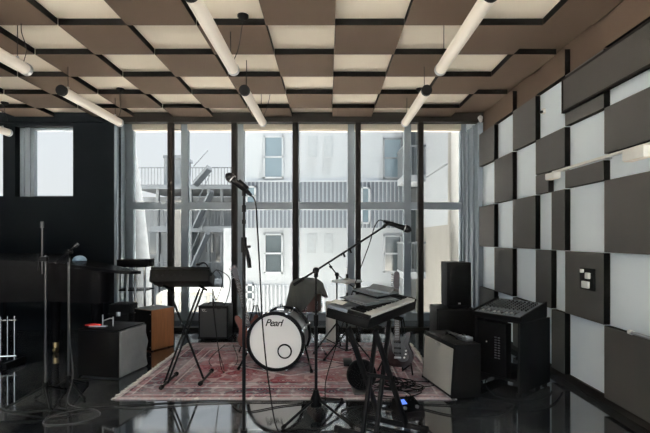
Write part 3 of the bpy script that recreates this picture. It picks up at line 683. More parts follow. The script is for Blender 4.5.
# ------------------------------------------------------------------ guitars
def guitar(name, label, loc, lean, roll, yaw, bodym, pgm, neckm, headm, scale=1.0):
    t = bpy.data.objects.new(name, None); COL.objects.link(t); tag(t, label, 'guitar')
    t.location = loc; t.rotation_euler = (Matrix.Rotation(R(yaw), 4, 'Z') @ Matrix.Rotation(R(roll), 4, 'Y') @ Matrix.Rotation(R(-lean), 4, 'X')).to_euler(); t.scale = (scale,) * 3
    o2 = [(0, 0), (.09, .012), (.145, .06), (.155, .13), (.125, .2), (.112, .24), (.125, .29), (.133, .33), (.115, .355), (.085, .34), (.055, .31), (.03, .30), (-.03, .305), (-.055, .335), (-.085, .39), (-.115, .405), (-.135, .37), (-.13, .31), (-.115, .25), (-.13, .2), (-.16, .13), (-.15, .06), (-.09, .012)]
    pts = [(p.x, p.y) for p in spline([(a, b, 0) for a, b in o2], 4, True)]
    UP = RX(90)   # prism x,y -> x,z ; its z -> -y
    bm_ = MB().prism(pts, -0.022, 0.022, UP, True); bm_.build('body', bodym, t, ang=40)
    pg = [(.02, .06), (.1, .07), (.11, .13), (.08, .2), (.07, .26), (.085, .32), (.03, .295), (-.03, .3), (-.06, .35), (-.08, .3), (-.06, .22), (-.05, .15)]
    MB().prism([(p.x, p.y) for p in spline([(a, b, 0) for a, b in pg], 3, True)], 0.022, 0.025, UP).build('pickguard', pgm, t)
    for zz in (.14, .19, .25): MB().box(-.035, .035, -.033, -.025, zz - .008, zz + .008, .002).build('pickup', 'black', t)
    MB().box(-.035, .035, -.036, -.022, .085, .105, .003).build('bridge', 'steel', t)
    mb = MB(); mb.add([(-.028, -.022, .26), (.028, -.022, .26), (.021, -.022, .80), (-.021, -.022, .80), (-.028, -.038, .26), (.028, -.038, .26), (.021, -.038, .80), (-.021, -.038, .80), (0, -.006, .3), (0, -.008, .8)], [(0, 3, 2, 1), (0, 1, 5, 4), (1, 2, 6, 5), (2, 3, 7, 6), (3, 0, 4, 7), (4, 5, 6, 7), (0, 8, 9, 3), (1, 8, 9, 2)]); mb.build('neck', neckm, t)
    MB().box(-.026, .026, -.0405, -.038, .27, .80, 0.0).build('fretboard', 'rosew', t)
    mb = MB()
    for k in range(20): zz = .80 - .53 * (1 - 2 ** (-(k + 1) / 12)) / 0.70; mb.box(-.022, .022, -.0425, -.0405, zz - .001, zz + .001)
    mb.build('frets', 'steel', t)
    hp = [(-.021, .80), (.021, .80), (.032, .84), (.03, .86), (.035, .93), (.03, .97), (.005, .985), (-.02, .97), (-.03, .93), (-.034, .85), (-.03, .83)]
    MB().prism(hp, 0.018, 0.034, UP).build('headstock', headm, t)
    for k in range(6):
        zz = .84 + k * .022; MB().ball((-.05, -.026, zz), .008, 1.0, 8).build('tuner', 'chrome', t); MB().cyl((-.05, -.026, zz), (-.03, -.026, zz), .003, n=6).build('tuner_shaft', 'chrome', t)
    mb = MB()
    for k in range(6): xx = -.016 + k * .0064; mb.cyl((xx * 1.3, -.038, .095), (xx, -.044, .805), .0006, n=4)
    mb.build('strings', 'steel', t)
    for xx, zz in ((.07, .1), (.085, .135), (.09, .17)): MB().cyl((xx, -.025, zz), (xx, -.04, zz), .009, n=12).build('knob', 'white', t)
    return t
def gstand(label, x, y, zg, yaw, back=0.16):
    t = thing('guitar_stand', label, 'guitar stand', (x, y, zg), yaw)
    for s in (-1, 1):
        MB().tube([(s * 0.02, back, 0.5), (s * 0.1, back * 0.4, 0.2), (s * 0.17, -0.10, 0.01)], 0.008, 8).build('leg', 'blackm', t)
        MB().tube([(s * 0.105, back * 0.45, 0.21 - 0.16), (s * 0.07, -0.075, 0.035), (s * 0.07, -0.085, 0.075)], 0.008, 8).build('cradle_arm', 'rubber', t)
    MB().tube([(0, back, 0.5), (0, back + 0.1, 0.25), (0, back + 0.18, 0.01)], 0.008, 8).build('leg', 'blackm', t)
    MB().tube([(-0.105, back * 0.45, 0.05), (0.105, back * 0.45, 0.05)], 0.007, 8).build('crossbar', 'blackm', t)
    return t
guitar('electric_guitar', 'black electric guitar with grey pickguard standing behind the stage keyboard', (0.675, 4.2, 0.075), 7, -2.5, -22, 'burst', 'pg', 'rosew', 'burst', 0.93)
gstand('black tubular stand holding the black electric guitar', 0.675, 4.27, RZ_, -22)
guitar('electric_guitar', 'red-brown guitar leaning behind the left side of the bass drum', (-0.845, 5.0, 0.07), 7, -14, 10, 'gwood', 'gwood', 'burst', 'burst', 0.98)
gstand('black tubular stand holding the red-brown guitar', -0.845, 5.06, RZ_, 5)

# ------------------------------------------------------------------ amplifiers
def amp(name, label, loc, rot, w, d, h, grm, top='tolex', knobs=6, badge=True, slant=0.0, handle=True):
    """local: front face along +x from the origin corner, depth +y"""
    t = thing(name, label, 'amplifier', loc, rot)
    mb = MB(); zf = 0.012
    fs = [(0, 3, 2, 1), (4, 5, 6, 7), (0, 1, 5, 4), (1, 2, 6, 5), (2, 3, 7, 6), (3, 0, 4, 7)]
    bm = bmesh.new()
    vs = [bm.verts.new(p) for p in ((0, 0, zf), (w, 0, zf), (w, d, zf), (0, d, zf), (0, slant, h), (w, slant, h), (w, d, h), (0, d, h))]
    for f in fs: bm.faces.new([vs[i] for i in f])
    bmesh.ops.bevel(bm, geom=list(bm.edges), offset=0.008, segments=2, profile=0.5, affect='EDGES'); bm.verts.index_update()
    mb.add([q.co.copy() for q in bm.verts], [[q.index for q in f.verts] for f in bm.faces], True); bm.free()
    mb.build('cabinet', top, t)
    a = math.degrees(math.atan2(slant, h)); X = RX(-a)
    MB().box(0.022, w - 0.022, -0.006, 0.003, 0.035, h - 0.035 - (0.055 if knobs else 0), 0.003, X).build('grille_cloth', grm, t)
    if knobs:
        p = MB().box(0.022, w - 0.022, -0.004, 0.003, h - 0.082, h - 0.03, 0.002, X).build('control_panel', 'black', t)
        for k in range(knobs): MB().cyl(X @ Vector((0.06 + k * (w - 0.14) / max(1, knobs - 1), -0.004, h - 0.056)), X @ Vector((0.06 + k * (w - 0.14) / max(1, knobs - 1), -0.02, h - 0.056)), 0.010, n=12).build('knob', 'blackm', p)
    for q in ((0.04, 0.04), (w - 0.04, 0.04), (0.04, d - 0.04), (w - 0.04, d - 0.04)): MB().lathe([(0.016, 0), (0.018, 0.014)], 12, T(q[0], q[1], 0)).build('foot', 'rubber', t)
    if handle:
        MB().tube([(w / 2 - 0.10, (d + slant) / 2, h - 0.002), (w / 2 - 0.09, (d + slant) / 2, h + 0.02), (w / 2 + 0.09, (d + slant) / 2, h + 0.02), (w / 2 + 0.10, (d + slant) / 2, h - 0.002)], 0.01, 8).build('handle', 'rubber', t)
    for cx in (0.0, w):
        for zz in (zf, h): MB().box(cx - 0.004 if cx == 0 else cx - 0.02, cx + 0.02 if cx == 0 else cx + 0.004, -0.003 + (slant if zz == h else 0), 0.02 + (slant if zz == h else 0), max(zz - 0.02, zf), min(zz + 0.02, h + 0.003), 0.004).build('corner_guard', 'blackm', t)
    return t
t = amp('guitar_amplifier', 'black combo amplifier with grey grille cloth facing the rug', (0.867, 4.04, RZ_), -77.7, 0.56, 0.26, 0.44, 'grille', 'tolex', 0, handle=True, slant=0.03)
MB().box(0.24, 0.33, 0.012, 0.024, 0.385, 0.405, 0.002, T(0, 0.002, 0)).build('badge', 'emblem', t)
t = amp('bass_amplifier', 'small black bass amplifier by the window left of the drum kit', (-1.67, 5.64, 0), 0, 0.385, 0.28, 0.44, 'dgrille', 'tolex', 0, handle=True)
mb = MB(); mb.tube([(0.05, -0.008, 0.40), (0.06, -0.008, 0.375), (0.075, -0.008, 0.37), (0.09, -0.008, 0.395), (0.06, -0.008, 0.395)], 0.004, 6); mb.tube([(0.085, -0.008, 0.365), (0.11, -0.008, 0.372)], 0.003, 6); mb.build('emblem', 'emblem', t)
def cab(name, label, x0, x1, y0, y1, z0, z1, cat='speaker', gr='dgrille', feet=True):
    t = thing(name, label, cat, ((x0 + x1) / 2, (y0 + y1) / 2, z0)); L_ = t.location
    MB().box(x0, x1, y0, y1, z0 + (0.01 if feet else 0.0), z1, 0.008).build('cabinet', 'tolex', t, L_)
    MB().box(x0 + 0.018, x1 - 0.018, y0 - 0.006, y0 + 0.002, z0 + 0.03, z1 - 0.02, 0.003).build('grille', gr, t, L_)
    for a in (x0 + 0.03, x1 - 0.03):
        for b in (y0 + 0.03, y1 - 0.03): MB().cyl((a, b, z0), (a, b, z0 + 0.014), 0.014, n=10).build('foot', 'rubber', t, L_)
    return t
t = cab('speaker_cabinet', 'low black speaker cabinet on the floor under the upright speaker', 1.18, 1.60, 4.75, 5.1, 0, 0.545, gr='black')
for x in (1.19, 1.59):
    for zz in (0.02, 0.53): MB().box(x - 0.015, x + 0.015, 4.744, 4.77, zz - 0.012, zz + 0.016, 0.004).build('corner_guard', 'blackm', t, t.location)
t = cab('loudspeaker', 'upright black loudspeaker on top of the low cabinet by the wall', 1.30, 1.565, 4.78, 5.04, 0.545, 1.045, gr='black')
MB().box(1.42, 1.445, 4.772, 4.776, 0.59, 0.605).build('badge', 'emblem', t, t.location)

# ------------------------------------------------------------------ mixer desk
t = thing('mixer_desk', 'black open-backed rack desk beneath the mixing console', 'desk', (1.319, 3.93, 0), -52)
DW, DD = 0.42, 0.52
MB().box(0, 0.02, 0.0, DD, 0.02, 0.60, 0.003).build('side_panel', 'tolex', t)
MB().box(DW - 0.02, DW, 0.0, DD, 0.02, 0.60, 0.003).build('side_panel', 'tolex', t)
MB().box(0, DW, 0, DD - 0.06, 0.60, 0.622, 0.003).build('top_board', 'tolex', t)
MB().box(0.02, DW - 0.02, 0.01, DD - 0.02, 0.10, 0.12, 0.002).build('shelf', 'tolex', t)
for q in ((0.03, 0.04), (DW - 0.03, 0.04), (0.03, DD - 0.04), (DW - 0.03, DD - 0.04)):
    MB().cyl((q[0], q[1], 0), (q[0], q[1], 0.022), 0.02, n=12).build('caster', 'rubber', t)
t2 = thing('rack_unit', 'black slotted equipment unit inside the mixer desk', 'equipment', (1.319 + 0.02 * 0.616, 3.93 - 0.02 * 0.788, 0.12), -52)
MB().box(0.004, 0.27, 0.012, 0.10, 0.0, 0.455, 0.004).build('housing', 'black', t2)
for col in (0, 1):
    mb = MB()
    for k in range(9): mb.box(0.165 + col * 0.03, 0.185 + col * 0.03, 0.009, 0.013, 0.15 + k * 0.022, 0.160 + k * 0.022)
    mb.build('vent_slots', 'steel', t2)
MB().cyl((0.09, 0.012, 0.28), (0.09, 0.004, 0.28), 0.006, n=10).build('button', 'emblem', t2)
t = bpy.data.objects.new('mixing_console', None); COL.objects.link(t)
MX = T(1.319, 3.93, 0.622) @ RZ(-52) @ T(-0.012, -0.012, 0.0)
t.matrix_world = MX; tag(t, 'dark mixing console with rows of small knobs on the rack desk', 'mixing console')
cw, cd = 0.444, 0.42; zf, zb = 0.03, 0.115
mb = MB(); mb.add([(0, 0, 0), (cw, 0, 0), (cw, cd, 0), (0, cd, 0), (0, 0, zf), (cw, 0, zf), (cw, cd, zb), (0, cd, zb)], [(0, 3, 2, 1), (4, 5, 6, 7), (0, 1, 5, 4), (1, 2, 6, 5), (2, 3, 7, 6), (3, 0, 4, 7)]); mb.build('chassis', 'black', t)
SL = T(0, 0, zf) @ RX(math.degrees(math.atan2(zb - zf, cd)))
MB().box(0.012, cw - 0.012, 0.012, cd * 1.02 - 0.012, 0.0, 0.003, 0, SL).build('faceplate', 'bluegrey', t)
for xx in (-0.012, cw): 
    mb = MB(); mb.add([(xx, -0.005, 0), (xx + 0.012, -0.005, 0), (xx + 0.012, cd + 0.005, 0), (xx, cd + 0.005, 0), (xx, -0.005, zf + 0.012), (xx + 0.012, -0.005, zf + 0.012), (xx + 0.012, cd + 0.005, zb + 0.014), (xx, cd + 0.005, zb + 0.014)], [(0, 3, 2, 1), (4, 5, 6, 7), (0, 1, 5, 4), (1, 2, 6, 5), (2, 3, 7, 6), (3, 0, 4, 7)]); mb.build('side_cheek', 'black', t)
for c in range(11):
    xx = 0.035 + c * 0.037
    for rr in range(7):
        MB().lathe([(0.007, 0), (0.0065, 0.011), (0.005, 0.014)], 10, SL @ T(xx, 0.165 + rr * 0.033, 0.003)).build('knob', 'black' if (rr * 5 + c) % 4 else 'ventm', t)
    if c < 10:
        MB().box(xx - 0.002, xx + 0.002, 0.03, 0.13, 0.003, 0.0042, 0, SL).build('fader_slot', 'black', t)
        yy = 0.04 + 0.08 * random.random(); MB().box(xx - 0.007, xx + 0.007, yy - 0.012, yy + 0.012, 0.004, 0.015, 0.003, SL).build('fader_cap', 'emblem' if c % 3 else 'ventm', t)

# ------------------------------------------------------------------ compact keyboard on left stand
t = thing('synthesizer', 'compact black keyboard seen from behind on the thin X stand', 'keyboard', (-1.30, 3.92, 0.905), 4)
X = RX(-16)
MB().box(-0.255, 0.255, -0.13, 0.14, -0.01, 0.10, 0.010, X).build('chassis', 'black', t)
MB().box(-0.25, 0.25, -0.128, -0.03, 0.10, 0.122, 0.006, X).build('control_panel', 'black', t)
mb = MB(); nkk = 22
for i in range(nkk): MB().box(-0.235 + i * 0.0214, -0.2145 + i * 0.0214, 0.0, 0.136, 0.10, 0.114, 0.001, X, 1).build('white_key', 'keyw', t)
for i in range(5): MB().box(-0.2 + i * 0.05, -0.18 + i * 0.05, -0.134, -0.129, 0.04, 0.055, 0.002, X).build('socket', 'blackm', t)
t = thing('keyboard_stand', 'thin black X stand under the compact keyboard, left on the rug', 'keyboard stand', (-1.31, 3.92, RZ_))
lx = [W(167, 285, 3.88).x, W(201, 285, 3.88).x]
zt_ = 0.862
for yy, dr in ((3.86, 0), (3.88, 1)):
    pass
fa, fb = Vector((-1.425, 3.85, RZ_ + 0.02)), Vector((-1.12, 3.95, RZ_ + 0.02))
ua, ub = Vector((-1.12, 3.88, zt_)), Vector((-1.43, 3.92, zt_))
for s in (-1, 1): MB().cyl(ua + Vector((s * 0.016, 0.0, 0)), fa + Vector((s * 0.016, 0, 0)), 0.009, n=10).build('leg', 'blackm', t, t.location)
MB().cyl(ub, fb, 0.010, n=10).build('leg', 'blackm', t, t.location)
for p in (fa, fb):
    MB().cyl(p + Vector((0, -0.1, 0)), p + Vector((0, 0.26, 0)), 0.012, n=10).build('foot_bar', 'blackm', t, t.location)
    for yy in (-0.12, 0.25): MB().cyl(p + Vector((0, yy, 0)), p + Vector((0, yy + 0.03, 0)), 0.0195, n=10).build('rubber_cap', 'rubber', t, t.location)
for p in (ua, ub): MB().cyl((p.x, 3.82, p.z + 0.002 + 0.028), (p.x, 4.04, p.z - 0.06 + 0.028), 0.011, n=10).build('support_bar', 'rubber', t, t.location)
MB().cyl((-1.277, 3.87, 0.47), (-1.277, 3.93, 0.47), 0.02, n=14).build('pivot', 'blackm', t, t.location)
# leads hanging from its right end
for k, (dx, low, lab) in enumerate(((0.06, 0.80, 'short black lead looping from the right end of the compact keyboard'), (0.12, 0.72, 'longer black lead drooping from the compact keyboard towards the bass amplifier'))):
    q = Vector((-1.05, 3.93 + 0.03 * k, 0.97))
    pts = [q, q + Vector((0.05, 0, 0.05)), q + Vector((dx + 0.04, 0.02, -0.04)), (q.x + dx, 3.98, low), (q.x + dx * 0.3, 4.02, low - 0.06), (q.x - 0.02, 4.06, low + 0.02), (q.x + 0.02, 4.10, 0.3), (q.x + 0.05, 4.2, RZ_ + 0.008), (q.x - 0.2 + 0.3 * k, 4.6, RZ_ + 0.006), (q.x - 0.2 + 0.1 * k, 5.3, RZ_ + 0.006)]
    single(MB().tube(spline(pts, 10), 0.004, 6), 'cable', 'cable', lab, 'cable', (q.x, 4.0, 0))
# clip-on bundle at the right end
t = thing('gooseneck_light', 'small black gooseneck light clipped to the right end of the compact keyboard', 'light', (-1.06, 3.9, 1.02))
mb = MB().tube(spline([(-1.06, 3.9, 0.99), (-1.075, 3.9, 1.06), (-1.10, 3.88, 1.09), (-1.13, 3.86, 1.08)], 6), 0.006, 8); mb.build('neck', 'black', t, t.location)
MB().box(-1.08, -1.03, 3.87, 3.93, 0.97, 1.0, 0.005).build('clip', 'black', t, t.location)
MB().box(-1.16, -1.125, 3.845, 3.875, 1.065, 1.085, 0.004).build('head', 'black', t, t.location)

# ------------------------------------------------------------------ cajon, covered amp, black box
t = thing('cajon', 'wooden cajon box drum with orange-brown side and dark front', 'drum', (-2.03, 5.04, 0), 60)
MB().box(0.0, 0.32, 0.0, 0.30, 0.012, 0.475, 0.004).build('body', 'wood', t)
MB().box(-0.006, 0.0, 0.002, 0.298, 0.014, 0.473).build('front_plate', 'black', t)
MB().box(0.0, 0.32, 0.0, 0.30, 0.4755, 0.482, 0.003).build('seat_pad', 'cover', t)
for q in ((0.04, 0.04), (0.28, 0.04), (0.04, 0.26), (0.28, 0.26)): MB().cyl((q[0], q[1], 0), (q[0], q[1], 0.014), 0.016, n=10).build('foot', 'rubber', t)
for zz in (0.05, 0.24, 0.43):
    for yy in (0.015, 0.285): MB().cyl((-0.006, yy, zz), (-0.009, yy, zz), 0.005, n=8).build('screw', 'steel', t)
t = thing('equipment_case', 'black equipment case squeezed left of the cajon', 'case', (-2.5, 5.28, 0))
MB().box(-2.62, -2.37, 5.22, 5.46, 0.01, 0.52, 0.01).build('body', 'tolex', t, t.location)
MB().box(-2.625, -2.365, 5.215, 5.465, 0.40, 0.415, 0.003).build('lid_rim', 'blackm', t, t.location)
MB().box(-2.52, -2.47, 5.205, 5.22, 0.38, 0.43, 0.003).build('latch', 'steel', t, t.location)
for a in (-2.59, -2.4):
    for b in (5.25, 5.43): MB().cyl((a, b, 0), (a, b, 0.014), 0.015, n=10).build('foot', 'rubber', t, t.location)
# covered amplifier
t = thing('covered_amplifier', 'boxy amplifier under a crumpled grey dust cover beside the microphone stands', 'amplifier', (-2.36, 4.16, 0), -11.8)
bm = bmesh.new(); bmesh.ops.create_grid(bm, x_segments=1, y_segments=1, size=1); bm.free()
def draped(w, d, h, n=14, seed=3):
    rnd = random.Random(seed); bm = bmesh.new(); bmesh.ops.create_cube(bm, size=1)
    for q in bm.verts: q.co = Vector(((q.co.x + .5) * w, (q.co.y + .5) * d, 0.004 + (q.co.z + .5) * h))
    bmesh.ops.bevel(bm, geom=list(bm.edges), offset=0.022, segments=3, profile=0.5, affect='EDGES')
    bmesh.ops.subdivide_edges(bm, edges=list(bm.edges), cuts=4, use_grid_fill=True)
    bm.verts.index_update(); bm.normal_update()
    for q in bm.verts:
        p = q.co; k = 0.007 * math.sin(p.x * 31 + p.z * 23 + 1) + 0.006 * math.sin(p.y * 37 - p.z * 29) + 0.003 * math.sin(p.z * 90 + p.x * 40)
        k *= min(1, p.z / 0.05); q.co = p + q.normal * k
    vs = [q.co.copy() for q in bm.verts]; fs = [[q.index for q in f.verts] for f in bm.faces]; bm.free()
    return vs, fs
vs, fs = draped(0.44, 0.42, 0.435)
MB().add(vs, fs, True).build('dust_cover', 'cover', t, ang=80)
MB().box(0.0, 0.435, -0.02, -0.004, 0.012, 0.44, 0.006).build('front_sheet', 'black', t)  # black sheets over the cover's front and top
MB().box(0.0, 0.425, -0.02, 0.40, 0.442, 0.452, 0.004).build('top_sheet', 'black', t)
t = thing('clamp', 'small metal clamp with red grip on the covered amplifier', 'clamp', (-2.2, 4.22, 0.452))
L_ = t.location
MB().box(-2.30, -2.13, 4.2, 4.24, 0.453, 0.468, 0.004).build('bar', 'steel', t, L_)
MB().tube([(-2.34, 4.22, 0.47), (-2.25, 4.22, 0.474), (-2.18, 4.22, 0.465)], [0.006, 0.014, 0.016], 10).build('grip', 'red', t, L_)
for x, hh in ((-2.17, 0.11), (-2.07, 0.09)): MB().tube([(x, 4.22, 0.46), (x, 4.22, 0.46 + hh)], 0.007, 8).build('jaw', 'steel', t, L_)
MB().tube([(-2.17, 4.22, 0.51), (-2.1, 4.22, 0.535), (-2.07, 4.22, 0.535)], 0.006, 8).build('screw_rod', 'steel', t, L_)

# ------------------------------------------------------------------ grand piano
t = thing('grand_piano', 'glossy black grand piano along the dark wall at left', 'piano', (-3.1, 4.7, 0))
L_ = t.location
Tt = Vector((-1.70, 3.98)); K1 = Vector((-3.3, 5.47)); K2 = Vector((-4.32, 4.38))
ctrl = [(-1.70, 3.98), (-1.78, 3.90), (-1.95, 3.90), (-2.25, 4.06), (-2.65, 4.20), (-3.05, 4.14), (-3.45, 3.92), (-3.85, 3.88), (-4.15, 4.10), (-4.32, 4.38)]
poly = [(p.x, p.y) for p in spline([(a, b, 0) for a, b in ctrl], 6)] + [(-3.3, 5.47), (-2.5, 4.73)]
def slope(mb, thr):      # the lid rises a little towards the keyboard end
    for q in mb.v:
        if q.z > thr: q.z += (-1.7 - q.x) * 0.065
    return mb
rctrl = [(-2.06, 4.22), (-2.12, 4.08), (-2.32, 4.09), (-2.65, 4.21), (-3.05, 4.15), (-3.45, 3.93), (-3.84, 3.90), (-4.13, 4.11), (-4.3, 4.38)]
rpoly = [(p.x, p.y) for p in spline([(a, b, 0) for a, b in rctrl], 6)] + [(-3.3, 5.45), (-2.5, 4.71)]
slope(MB().prism(rpoly, 0.70, 0.982, None, True), 0.9).build('rim', 'piano', t, L_, 30)
slope(MB().prism(poly, 0.983, 1.01, None, True), 0.9).build('lid', 'piano', t, L_, 30)
for lx_, ly_ in ((-3.12, 5.02), (-4.02, 4.36), (-2.36, 4.48)):
    lg = MB().tube([(lx_, ly_, 0.70), (lx_, ly_, 0.6), (lx_, ly_, 0.12)], [0.065, 0.055, 0.035], 16).build('leg', 'piano', t, L_)
    mb = MB(); mb.cyl((lx_, ly_, 0.06), (lx_, ly_, 0.125), 0.032, n=16); mb.cyl((lx_ - 0.016, ly_, 0.035), (lx_ + 0.016, ly_, 0.035), 0.035, n=18); mb.build('caster', 'brass', lg, L_)
d = (K2 - K1).normalized(); inn = Vector((-d.y, d.x)); 
kmid = (K1 + K2) / 2
mb = MB(); 
for s in (-0.06, 0.06): mb.cyl((kmid.x + 0.25 + d.x * s, kmid.y - 0.2 + d.y * s, 0.1), (kmid.x + 0.25 + d.x * s, kmid.y - 0.2 + d.y * s, 0.71), 0.015)
mb.build('lyre', 'piano', t, L_)
p = Vector((-2.62, 4.74))
p = W(87.5, 262, 4.75)
single(MB().lathe([(0.066, 0.0), (0.068, 0.008), (0.055, 0.035), (0.03, 0.052), (0.004, 0.057)], 24, T(p.x, 4.60, 1.0712)), 'felt_cap', 'bluecap', 'small pale blue dome-shaped cap on the piano lid', 'cap', (p.x, 4.60, 1.0712))
# open rack behind the piano tail
t = thing('glass_cabinet', 'upright dark cabinet with pale metal uprights behind the piano tail', 'cabinet', (-2.55, 5.85, 0)); L_ = t.location
MB().box(-2.76, -2.385, 5.72, 6.02, 0.93, 1.03, 0.004).build('top', 'piano', t, L_)
MB().box(-2.76, -2.385, 5.72, 6.02, 0.0, 0.36, 0.004).build('base', 'tolex', t, L_)
for a in (-2.75, -2.63, -2.52, -2.40): MB().box(a - 0.012, a + 0.012, 5.725, 5.75, 0.36, 0.93, 0.002).build('upright', 'steel', t, L_)
for a in (-2.75, -2.40): MB().box(a - 0.012, a + 0.012, 5.99, 6.015, 0.36, 0.93, 0.002).build('upright', 'steel', t, L_)
MB().box(-2.76, -2.385, 5.73, 6.01, 0.62, 0.635).build('shelf', 'piano', t, L_)
# low chrome rack
t = thing('chrome_rack', 'low chrome rack of upright rods at the left picture edge', 'rack', (-3.4, 4.45, 0)); L_ = t.location
for zz in (0.10, 0.47): MB().cyl((-3.62, 4.43, zz), (-3.2, 4.5, zz), 0.009, n=10).build('rail', 'chrome', t, L_)
for k in range(7):
    f = k / 6; x = -3.6 + 0.38 * f; y = 4.433 + 0.063 * f; MB().cyl((x, y, 0.06), (x, y, 0.51), 0.0065, n=10).build('rod', 'chrome', t, L_); 
for x, y in ((-3.6, 4.433), (-3.22, 4.496)): MB().box(x - 0.02, x + 0.02, y - 0.14, y + 0.14, 0.0, 0.06, 0.006).build('foot', 'blackm', t, L_)

# ------------------------------------------------------------------ two stands at left
x, y = -2.25, 3.49
t = thing('microphone_stand', 'tall thin microphone stand nearest the left edge, no microphone', 'microphone stand', (x, y, 0)); L_ = t.location
MB().cyl((x, y, 0.1), (x, y, 1.17), 0.0085, n=12).build('lower_tube', 'darksteel', t, L_)
MB().cyl((x - 0.028, y, 1.02), (x - 0.028, y, 1.43), 0.005, n=10).build('upper_rod', 'darksteel', t, L_)
mb = MB(); mb.box(x - 0.045, x + 0.018, y - 0.015, y + 0.015, 1.12, 1.16, 0.005); mb.cyl((x - 0.055, y, 1.05), (x - 0.055, y, 1.18), 0.008); mb.build('clamp', 'blackm', t, L_)
MB().cyl((x - 0.028, y, 1.39), (x - 0.028, y, 1.44), 0.012, n=10).build('tip_socket', 'darksteel', t, L_)
tripod(t, x, y, 0, ((-0.2, -0.16), (0.17, -0.2), (0.0, 0.26)), 0.13)
MB().cyl((x, y, 0.07), (x, y, 0.16), 0.02).build('hub', 'black', t, L_)
x, y = -2.31, 3.66
t = thing('boom_stand', 'shorter boom stand with stubby tilted arm before the piano', 'microphone stand', (x, y, 0)); L_ = t.location
x = (68.5 - VX) * y / F; zt2 = H - 17 * y / F
t.location = (x, y, 0)
MB().cyl((x, y, 0.1), (x, y, zt2), 0.008, n=12).build('tube', 'darksteel', t, L_)
a, b = W(55, 263, y), W(77, 245, y)
MB().cyl(a, b, 0.008, n=10).build('boom_arm', 'blackm', t, L_)
mb = MB(); q = W(69, 252, y); mb.cyl(q - Vector((0, 0.03, 0)), q + Vector((0, 0.03, 0)), 0.02); mb.cyl((x, y, zt2 - 0.05), (x, y, zt2 + 0.02), 0.014); mb.build('pivot', 'black', t, L_)
MB().cyl(W(75, 246.5, y), W(78, 244, y), 0.014, n=10).build('tip_socket', 'darksteel', t, L_)
tripod(t, x, y, 0, ((-0.2, -0.12), (0.2, -0.12), (0.02, 0.25)), 0.13)
MB().cyl((x, y, 0.07), (x, y, 0.16), 0.02).build('hub', 'black', t, L_)
pts = [W(69.5, 300, y - 0.03), W(70, 340, y - 0.03), W(73, 375, y - 0.05), Vector((-2.05, 3.45, 0.03)), Vector((-1.95, 3.38, 0.006)), Vector((-1.78, 3.33, 0.006)), Vector((-1.68, 3.22, 0.006)), Vector((-1.78, 3.08, 0.006)), Vector((-1.98, 3.06, 0.006)), Vector((-2.02, 3.2, 0.006)), Vector((-1.86, 3.31, 0.016)), Vector((-1.7, 3.38, 0.006)), Vector((-1.45, 3.36, 0.006)), Vector((-0.9, 3.46, 0.006)), Vector((-0.2, 3.49, 0.006))]
pts = [W(69.5, 258, y - 0.025)] + pts
single(MB().tube(spline(pts, 12), 0.0045, 6), 'cable', 'gcable', 'grey cable coiled on the floor below the left boom stand', 'cable', (-2.0, 3.4, 0))
pts = [(-2.6, 3.4, 0.006), (-2.35, 3.28, 0.006), (-2.1, 3.32, 0.006), (-1.9, 3.22, 0.006), (-2.05, 3.12, 0.006), (-2.3, 3.1, 0.006), (-2.6, 3.0, 0.006)]
single(MB().tube(spline(pts, 10), 0.0045, 6), 'cable', 'cable', 'black cable crossing the floor at the far left', 'cable', (-2.2, 3.2, 0))

# ------------------------------------------------------------------ cables on the right
mb = MB(); rnd = random.Random(11)
for k in range(11):
    cx, cy = rnd.uniform(0.5, 0.8), rnd.uniform(3.62, 3.95); ra, rb = rnd.uniform(0.08, 0.2), rnd.uniform(0.06, 0.16); ph = rnd.uniform(0, 6)
    pts = []
    for j in range(rnd.randint(9, 14)):
        a = ph + j * 0.75; pts.append((cx + ra * math.cos(a) * (1 + 0.2 * math.sin(j * 1.7)) * 0.9 , cy + rb * math.sin(a), RZ_ + 0.006 + 0.004 * (k % 4)))
    mb.tube(spline(pts, 6), 0.0042, 6)
o = single(mb, 'cable_tangle', 'cable', 'tangle of black cables on the rug before the grey amplifier', 'cables', (0.65, 3.8, RZ_)); o['kind'] = 'stuff'
def cbl(pts, lab, m='cable', r=0.0045):
    return single(MB().tube(spline(pts, 10), r, 6), 'cable', m, lab, 'cable', tuple(pts[0]))
cbl([(0.55, 3.44, 0.006), (0.9, 3.42, 0.006), (1.2, 3.34, 0.006), (1.5, 3.3, 0.006), (1.75, 3.42, 0.006), (1.98, 3.7, 0.006)], 'black cable running from the rug corner to the right wall')
cbl([(0.7, 3.36, 0.006), (0.95, 3.2, 0.006), (1.25, 3.22, 0.006), (1.45, 3.42, 0.006), (1.3, 3.52, 0.006)], 'black cable looping on the floor in front of the grey amplifier')
cbl([(-1.9, 3.3, 0.02), (-1.5, 3.42, 0.006), (-1.0, 3.5, 0.006), (-0.5, 3.48, 0.006), (0.05, 3.5, 0.006), (0.5, 3.46, 0.006)], 'long black cable along the front edge of the rug')
cbl([(0.44, 2.9, 0.006), (0.2, 3.05, 0.006), (0.1, 3.3, 0.006), (0.3, 3.4, 0.006), (0.5, 3.32, 0.006)], 'black cable around the feet of the heavy X stand')
cbl([(1.36, 3.72, 0.13), (1.33, 3.70, 0.08), (1.36, 3.62, 0.02), (1.45, 3.55, 0.006), (1.62, 3.5, 0.006), (1.8, 3.6, 0.006), (1.9, 3.72, 0.006)], 'black cable trailing out beneath the mixer desk')
